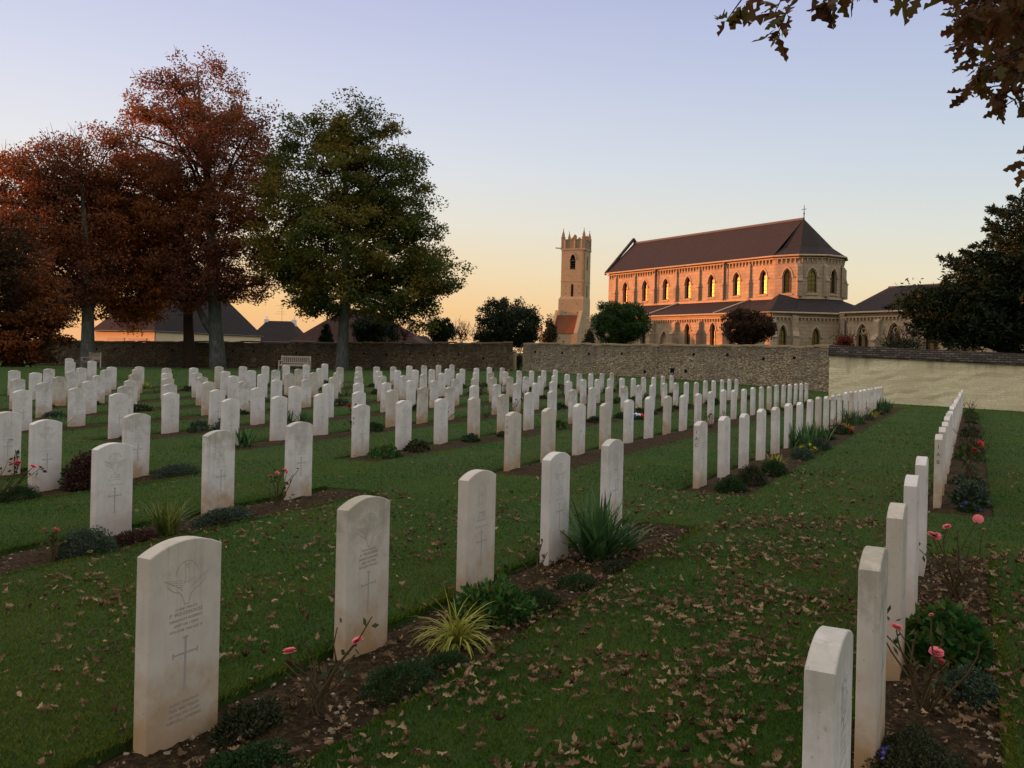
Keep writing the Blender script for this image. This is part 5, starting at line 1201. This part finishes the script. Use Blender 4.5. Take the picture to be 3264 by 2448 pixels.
    for x, y in ((-W / 2 + .25, .18), (-.2, W / 2), (-W * .8, W - .3), (-W / 2, W - .2)):
        q = MB(); q.box(x - .28, x + .28, y - .2, y + .2, Z['par'] - .1, Z['par'] + .55); q.lathe([(.27, 0), (.22, .16), (.1, .26), (.01, .28)], (x, y, Z['par'] + .55), 8); q.build('merlon', M['tower_dark'], T)
    q = MB()
    for x in (-W * .5 + .25, -W + .55, -.55): q.box(x - .13, x + .13, -.1, -.004, zb_, Z['par'] - .11)
    q.build('parapet_shaft', M['trim'], T)
    q = MB(); q.add([(-W - .1, -.05, 19.35), (-W - .1, .2, 19.35), (-W - 1.15, .2, 19.5), (-W - 1.15, -.05, 19.5), (-W - .1, -.05, 19.6), (-W - .1, .2, 19.6), (-W - 1.15, .2, 19.66), (-W - 1.15, -.05, 19.66)], [(0, 3, 7, 4), (4, 7, 6, 5), (0, 1, 2, 3), (1, 5, 6, 2), (3, 2, 6, 7)]); q.build('gargoyle', M['trim'], T)
    # lean-to chapel at the foot with mossy tiles and sloping end walls
    q = MB(); q.add([(-W - .35, -3.1, 4.9), (-.6, -3.1, 4.9), (-.6, -.32, 8.05), (-W - .35, -.32, 8.05)], [(0, 1, 2, 3)]); uv_build(q, 'roof', M['tile_moss'], T)
    q = MB(); q.box(-W - .5, -.55, -2.95, -.31, 0, 4.85)
    for x0, x1 in ((-W - .75, -W - .3), (-.62, .02)):
        q.add([(x, y, z) for x in (x0, x1) for y, z in ((-3.4, 0), (-3.4, 5.0), (-.31, 8.9), (-.31, 0))], [(0, 1, 2, 3), (7, 6, 5, 4), (0, 4, 5, 1), (1, 5, 6, 2), (2, 6, 7, 3)])
    q.build('lean_to_wall', M['tower_stone'], T); q = MB(); q.box(-2.6, -2.35, -2.965, -2.951, 3.1, 3.6); q.build('slit_window', M['dark'], T)
    # side strip of old nave wall to the left
    Wl = thing('churchyard_wall', 'low ruined wall with a round-topped post left of the tower', 'wall', pc + e1 * 5.3); q = MB(); q.box(-2.3, 0, -.3, .3, 0, 4.4); q.build('wall_body', M['tower_stone'], Wl); q = MB(); q.lathe([(.28, 0), (.25, 1.3), (.34, 1.4), (.3, 1.8), (.01, 2.0)], (-2.1, 0, 4.3), 8); q.build('post', M['trim'], Wl); Wl.rotation_euler = T.rotation_euler
tower()

# ------------------------------------------------------------------ houses beyond the wall
def hip_house(name, label, corners, ze, zr, ridge, wallm, roofm, ov=.5, base=-.5):
    """corners: four plan points counter-clockwise; ridge: two plan points"""
    c = [Vector((x, y, 0)) for x, y in corners]; mid = sum(c, Vector()) / 4; R_ = thing(name, label, 'house', mid); c = [p - mid for p in c]
    rr = [Vector((x, y, zr)) - mid for x, y in ridge]; rr = [Vector((p.x, p.y, zr)) for p in rr]
    w = MB(); n = 4
    w.add([(p.x, p.y, base) for p in c] + [(p.x, p.y, ze) for p in c], [(i, (i + 1) % 4, 4 + (i + 1) % 4, 4 + i) for i in range(4)]); w.build('wall', M[wallm], R_)
    e = [p * (1 + ov / p.length) + Vector((0, 0, ze - .12)) for p in c]
    m = MB(); m.add([e[0], e[1], rr[1], rr[0]], [(0, 1, 2, 3)]); m.add([e[2], e[3], rr[0], rr[1]], [(0, 1, 2, 3)]); m.add([e[1], e[2], rr[1]], [(0, 1, 2)]); m.add([e[3], e[0], rr[0]], [(0, 1, 2)]); m.add([q + Vector((0, 0, -.1)) for q in e], [(3, 2, 1, 0)]); uv_build(m, 'roof', M[roofm], R_)
    g = MB()
    for i in range(4): g.tube([e[i] + Vector((0, 0, -.05)), e[(i + 1) % 4] + Vector((0, 0, -.05))], .07, 5)
    g.tube([c[1] * 1.01 + Vector((0, 0, ze)), c[1] * 1.01 + Vector((0, 0, base))], .05, 6); g.build('gutter', M['lead'], R_)
    return R_, mid, c
h1, mid, c = hip_house('bungalow', 'cream bungalow with broad grey hipped roof and two garage doors behind the wall', [(-47.6, 101), (-38.3, 95), (-34.4, 121), (-43.5, 127)], 3.1, 9.0, [(-42.2, 104.5), (-39.5, 117.5)], 'plaster', 'tile_grey')
dv = (c[1] - c[0]).normalized(); nv = Vector((dv.y, -dv.x, 0))
for f0 in (.22, .585):
    q = MB(); L = (c[1] - c[0]).length; q.box(L * f0, L * f0 + 3.1, -.05, .0, -.5, 2.05); q.box(L * f0 - .1, L * f0 + 3.2, -.07, -.051, 2.05, 2.15)
    for k in range(6): q.box(L * f0, L * f0 + 3.1, -.056, -.05, -.1 + .35 * k, -.06 + .35 * k)
    o = q.build('garage_door', M['garage'], h1); o.location = c[0]; o.rotation_euler = (0, 0, math.atan2(dv.y, dv.x))
p_ = at(880, 1060, 160); h2, m2, c2 = hip_house('house', 'distant dark-roofed house with white chimneys and a roof aerial', [(p_.x - 4.5, 158), (p_.x + 4.5, 158), (p_.x + 4.5, 168), (p_.x - 4.5, 168)], 2.6, 6.3, [(p_.x - 2.5, 163), (p_.x + 2.2, 163)], 'plaster', 'tile_grey')
q = MB()
for x in (-2.6, 2.5): q.box(x - .35, x + .35, -.35, .35, 5.2, 6.6); q.tube([(x, 0, 6.6), (x, 0, 7.1)], .14, 6)
q.build('chimney', M['white'], h2)
q = MB(); q.tube([(.2, 0, 6.2), (.2, 0, 9.3)], .03, 4)
for z, l in ((9.1, 1.2), (8.6, .5), (8.0, .9), (7.6, 1.3)): q.tube([(.2 - l, 0, z), (.2 + l * .6, 0, z)], .018, 4)
q.build('aerial', M['iron'], h2)
h3, m3, c3 = hip_house('house', 'brown-roofed bungalow behind the green and gold beech', [(-24.6, 100), (-10.6, 100), (-10.6, 112), (-24.6, 112)], 2.4, 6.25, [(-20.1, 106), (-16.8, 106)], 'plaster', 'tile_brown')
q = MB(); q.box(-2.6, -1.9, -.4, .3, 4.9, 6.9); q.box(1.9, 2.7, -1.2, -.4, 4.6, 6.7); q.build('chimney', plain('brick_chimney', rgb('#8a5a44'), .9, .15, 6, .3), h3)
q = MB()
for x in (-4.1, -3.3, -2.5): q.box(x, x + .55, -6.04, -6.003, 1.4, 2.15)
q.build('window', M['glass'], h3)
p_ = at(1345, 1090, 120); hip_house('house', 'low far grey roof between the brown house and columnar yew', [(p_.x - 3, 118), (p_.x + 2, 118), (p_.x + 2, 126), (p_.x - 3, 126)], 1.6, 3.5, [(p_.x - 1.6, 122), (p_.x + .4, 122)], 'plaster', 'tile_grey')

# ------------------------------------------------------------------ cemetery walls
def rubble_wall(name, label, A, B, za, zb, ta, tb, mat, thick=.5, seg=60, coping=True, piers=(), holes=(), cop_h=.12, jag=.03):
    """A, B plan ends; base heights za, zb; top heights ta, tb (front face at local -y side seen by the camera)"""
    A = Vector((A[0], A[1], 0)); B = Vector((B[0], B[1], 0)); d = B - A; L = d.length; R_ = thing(name, label, 'wall', A, math.atan2(d.y, d.x)); V = []; F = []; rows = 12
    r = np.random.default_rng(3)
    for i in range(seg + 1):
        t = i / seg; x = L * t; b = za + (zb - za) * t - .4; tp = ta + (tb - ta) * t + r.normal(0, jag * .3)
        for j in range(rows + 1): V.append((x, r.normal(0, .012) if 0 < j < rows else 0, b + (tp - b) * j / rows))
        V.append((x, thick, tp)); V.append((x, thick, b))
    w_ = rows + 3
    for i in range(seg):
        for j in range(rows + 2): a = i * w_ + j; F.append((a, a + w_, a + w_ + 1, a + 1))
    mb = MB(); mb.add(V, F); mb.add([V[k] for k in range(w_)], [tuple(range(w_))]); mb.add([V[seg * w_ + k] for k in range(w_)], [tuple(range(w_ - 1, -1, -1))]); mb.build('wall_body', M[mat], R_)
    if coping:
        mb = MB(); x = 0.
        while x < L - .05:
            l = min(r.uniform(.5, 1.0), L - x); t0, t1 = x / L, (x + l) / L; z0, z1 = ta + (tb - ta) * t0, ta + (tb - ta) * t1; o_ = r.uniform(.02, .07); j = r.normal(0, jag); v = []
            for (xx, z) in ((x + .01, z0), (x + l - .01, z1)): v += [(xx, -o_, z - .01 + j), (xx, thick + .05, z - .01 + j), (xx, thick + .05, z + cop_h + j), (xx, -o_, z + cop_h * .8 + j)]
            mb.add(v, [(0, 1, 2, 3), (7, 6, 5, 4), (0, 4, 5, 1), (1, 5, 6, 2), (2, 6, 7, 3), (3, 7, 4, 0)]); x += l
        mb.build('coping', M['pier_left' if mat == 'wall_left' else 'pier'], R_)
    for x, w, o_ in piers:
        t = x / L; q = MB(); q.box(x - w / 2, x + w / 2, -o_, .1, za + (zb - za) * t - .4, ta + (tb - ta) * t - .02); q.build('pier', M[mat], R_)
    if holes:
        q = MB()
        for x, z, s in holes: q.box(x, x + s, -.022, .05, z, z + s)
        q.build('putlog_holes', M['dark'], R_)
    return R_
gp1, gp2 = at(1627, 1182, 69.0), at(1667, 1184, 68)
A_ = at(80, 1160, 84); Lw = (Vector((gp1.x, gp1.y)) - Vector((A_.x, A_.y))).length
rw_ = np.random.default_rng(11)
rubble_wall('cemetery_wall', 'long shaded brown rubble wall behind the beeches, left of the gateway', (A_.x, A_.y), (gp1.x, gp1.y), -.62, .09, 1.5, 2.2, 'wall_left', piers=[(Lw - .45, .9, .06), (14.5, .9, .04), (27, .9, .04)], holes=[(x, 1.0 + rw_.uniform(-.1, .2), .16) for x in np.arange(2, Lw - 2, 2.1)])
B_ = at(2650, 1228, 50.0); Lw2 = (Vector((B_.x, B_.y)) - Vector((gp2.x, gp2.y))).length
rubble_wall('cemetery_wall', 'honey rubble wall in front of the church, right of the gateway', (gp2.x, gp2.y), (B_.x, B_.y), .08, .1, 2.2, 2.22, 'wall', piers=[(.45, .9, .06), (Lw2 * .5, .6, .05)], holes=[(x, 1.55 + rw_.uniform(-.15, .1), .17) for x in (1.2, 4, 6.6, 9.6, 12.3, 15.5, 18, 20.5, 22.5)] + [(13.8, .45, .3), (14.9, .5, .2), (11.6, .35, .2)])
# rendered wall at the right: sloping slate coping
P1, P2_ = P2(44.5, -6.05), P2(44.5, 14); dW = Vector((P2_[0] - P1[0], P2_[1] - P1[1], 0)); LW = dW.length; sl = -.031
def render_wall():
    R_ = rubble_wall('rendered_wall', 'pale limewashed wall with grey slate coping at the right', P1, P2_, -.22, -.22 + sl * LW, 1.76, 1.76 + sl * LW, 'render_wall', .55, 40, False)
    q = MB(); z0, z1 = 1.76, 1.76 + sl * LW; pr = [(-.1, -.02), (-.1, .06), (.27, .5), (.65, .06), (.65, -.02)]; n = len(pr); q.add([(-.05, y, z0 + z) for y, z in pr] + [(LW, y, z1 + z) for y, z in pr], [(k, n + k, n + (k + 1) % n, (k + 1) % n) for k in range(n)] + [tuple(range(n)), tuple(range(2 * n - 1, n - 1, -1))]); q.build('coping', M['coping'], R_)
render_wall()
# view through the gateway: a small path gate post and shrub
q = MB(); q.lathe([(.16, 0), (.14, 1.5), (.2, 1.55), (.02, 1.75)], (0, 0, 0), 10); o = q.build('gate_post', M['pier']); p_ = at(1640, 1170, 71.5); o.location = (p_.x, p_.y, .05); tag(o, 'slim stone gate post seen through the gap in the wall', 'post')
bush('low_bush', 'dark shrub filling the gap of the wall gateway', 73, 1652, 1130, 1172, 20, 'evergreen', 40, 60, .1, .25)

# ------------------------------------------------------------------ benches
def bench(name, label, px, py, Y, W, rz):
    p = at(px, py, Y); R_ = thing(name, label, 'bench', (p.x, p.y, gz(p.x, p.y)), rz, 'teak benches by the back wall')
    q = MB()
    for k in range(5): q.box(-W / 2 + .05, W / 2 - .05, -.3 + k * .1, -.22 + k * .1, .42, .445)
    q.box(-W / 2 + .05, W / 2 - .05, -.31, -.28, .34, .418); q.build('seat', M['wood'], R_)
    q = MB(); q.box(-W / 2, W / 2, .2, .25, .88, .97); q.box(-W / 2 + .07, W / 2 - .07, .205, .245, .5, .56)
    n = int(W / .135)
    for k in range(n): x = -W / 2 + .1 + (W - .25) * k / (n - 1); q.box(x, x + .055, .21, .238, .56, .88)
    q.build('backrest', M['wood'], R_)
    for sx in (-1, 1):
        for y, h in ((.19, 1.0), (-.3, .64)): MB().box(sx * (W / 2 - .035) - .035, sx * (W / 2 - .035) + .035, y, y + .07, -.03, h).build('leg', M['wood'], R_)
        MB().box(sx * (W / 2 - .035) - .045, sx * (W / 2 - .035) + .045, -.33, .25, .64, .68).build('armrest', M['wood'], R_)
bench('bench', 'slatted teak bench facing the graves before the left back wall', 939, 1182, 56, 1.95, -.12)
bench('bench', 'half-hidden teak bench behind headstones under the russet beech', 290, 1180, 55, 1.7, -.75)

# ------------------------------------------------------------------ sky, sun, camera
OVH = 1.75  # overhead sky boosted out of view to brighten stones and grass
W_ = bpy.data.worlds.new('World'); C.world = W_; W_.use_nodes = True; nt = W_.node_tree; bg = nt.nodes['Background']
sky = nt.nodes.new('ShaderNodeTexSky'); sky.sky_type = 'NISHITA'; sky.sun_disc = False; sky.sun_elevation = SUN_EL; sky.sun_rotation = SUN_AZ; sky.air_density = 1.; sky.dust_density = 1.; sky.ozone_density = 1.5
def wn(t, **k):
    n = nt.nodes.new(t)
    for a, v in k.items(): setattr(n, a, v)
    return n
tc = wn('ShaderNodeTexCoord'); sx = wn('ShaderNodeSeparateXYZ'); nt.links.new(tc.outputs['Generated'], sx.inputs[0])
def sky_ramp(st):
    r = wn('ShaderNodeValToRGB'); nt.links.new(sx.outputs[2], r.inputs[0]); e = r.color_ramp.elements
    while len(e) < len(st): e.new(.5)
    for k, (p, c, g) in enumerate(st): e[k].position = p; cc = rgb(c); e[k].color = (cc[0] * g, cc[1] * g, cc[2] * g, 1)
    return r.outputs[0]
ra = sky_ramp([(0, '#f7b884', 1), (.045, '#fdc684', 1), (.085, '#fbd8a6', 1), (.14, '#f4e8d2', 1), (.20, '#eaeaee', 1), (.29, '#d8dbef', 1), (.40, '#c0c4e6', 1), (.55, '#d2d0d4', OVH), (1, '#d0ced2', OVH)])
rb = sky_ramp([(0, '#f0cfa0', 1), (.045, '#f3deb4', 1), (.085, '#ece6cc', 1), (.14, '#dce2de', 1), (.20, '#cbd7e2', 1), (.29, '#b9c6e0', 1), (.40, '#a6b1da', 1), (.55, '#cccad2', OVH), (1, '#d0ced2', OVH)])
dp = wn('ShaderNodeVectorMath', operation='DOT_PRODUCT'); nt.links.new(tc.outputs['Generated'], dp.inputs[0]); dp.inputs[1].default_value = (math.sin(SUN_AZ), math.cos(SUN_AZ), 0)
mr = wn('ShaderNodeMapRange'); nt.links.new(dp.outputs['Value'], mr.inputs[0]); mr.inputs[1].default_value = -.42; mr.inputs[2].default_value = .62
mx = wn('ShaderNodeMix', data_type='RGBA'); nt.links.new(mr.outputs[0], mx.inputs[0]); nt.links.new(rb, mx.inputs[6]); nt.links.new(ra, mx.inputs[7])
s2 = wn('ShaderNodeVectorMath', operation='SCALE'); nt.links.new(sky.outputs[0], s2.inputs[0]); s2.inputs[3].default_value = .1
d3 = wn('ShaderNodeVectorMath', operation='DOT_PRODUCT'); nt.links.new(tc.outputs['Generated'], d3.inputs[0]); d3.inputs[1].default_value = (math.sin(SUN_AZ) * math.cos(SUN_EL), math.cos(SUN_AZ) * math.cos(SUN_EL), math.sin(SUN_EL))
mg = wn('ShaderNodeMapRange', interpolation_type='SMOOTHSTEP'); nt.links.new(d3.outputs['Value'], mg.inputs[0]); mg.inputs[1].default_value = .8; mg.inputs[2].default_value = 1.; mg.inputs[3].default_value = 0; mg.inputs[4].default_value = 1.
glow = wn('ShaderNodeMix', data_type='RGBA', blend_type='ADD'); nt.links.new(mg.outputs[0], glow.inputs[0]); nt.links.new(mx.outputs[2], glow.inputs[6]); glow.inputs[7].default_value = (1.5, .72, .26, 1)
m2 = wn('ShaderNodeMix', data_type='RGBA'); m2.inputs[0].default_value = .1; nt.links.new(glow.outputs[2], m2.inputs[6]); nt.links.new(s2.outputs[0], m2.inputs[7])
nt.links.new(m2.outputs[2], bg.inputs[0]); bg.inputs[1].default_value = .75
sl_ = bpy.data.lights.new('sun', 'SUN'); sl_.energy = 5.; sl_.angle = math.radians(.6); sl_.color = (1, .31, .11); so = bpy.data.objects.new('sun', sl_); link(so)
sd_ = Vector((math.sin(SUN_AZ) * math.cos(SUN_EL), math.cos(SUN_AZ) * math.cos(SUN_EL), math.sin(SUN_EL))); so.rotation_euler = (-sd_).to_track_quat('-Z', 'Y').to_euler(); so.location = (-40, 0, 30)
cam = bpy.data.cameras.new('camera'); cam.lens = 36 * FPX / 3264; cam.sensor_width = 36; cam.shift_y = -(1224 - 1122) / 3264; cam.clip_end = 9000; cam.clip_start = .05
co_ = bpy.data.objects.new('camera', cam); link(co_); co_.matrix_world = Matrix.Translation((0, 0, H)) @ Matrix.Rotation(math.pi / 2, 4, 'X') @ Matrix.Rotation(ROLL, 4, 'Z')
C.camera = co_
C.view_settings.view_transform = 'Standard'; C.view_settings.look = 'None'; C.view_settings.exposure = .5; C.view_settings.gamma = 1
C.cycles.max_bounces = 6; C.cycles.transparent_max_bounces = 4; C.cycles.diffuse_bounces = 3; C.cycles.glossy_bounces = 2
C.cycles.use_denoising = True
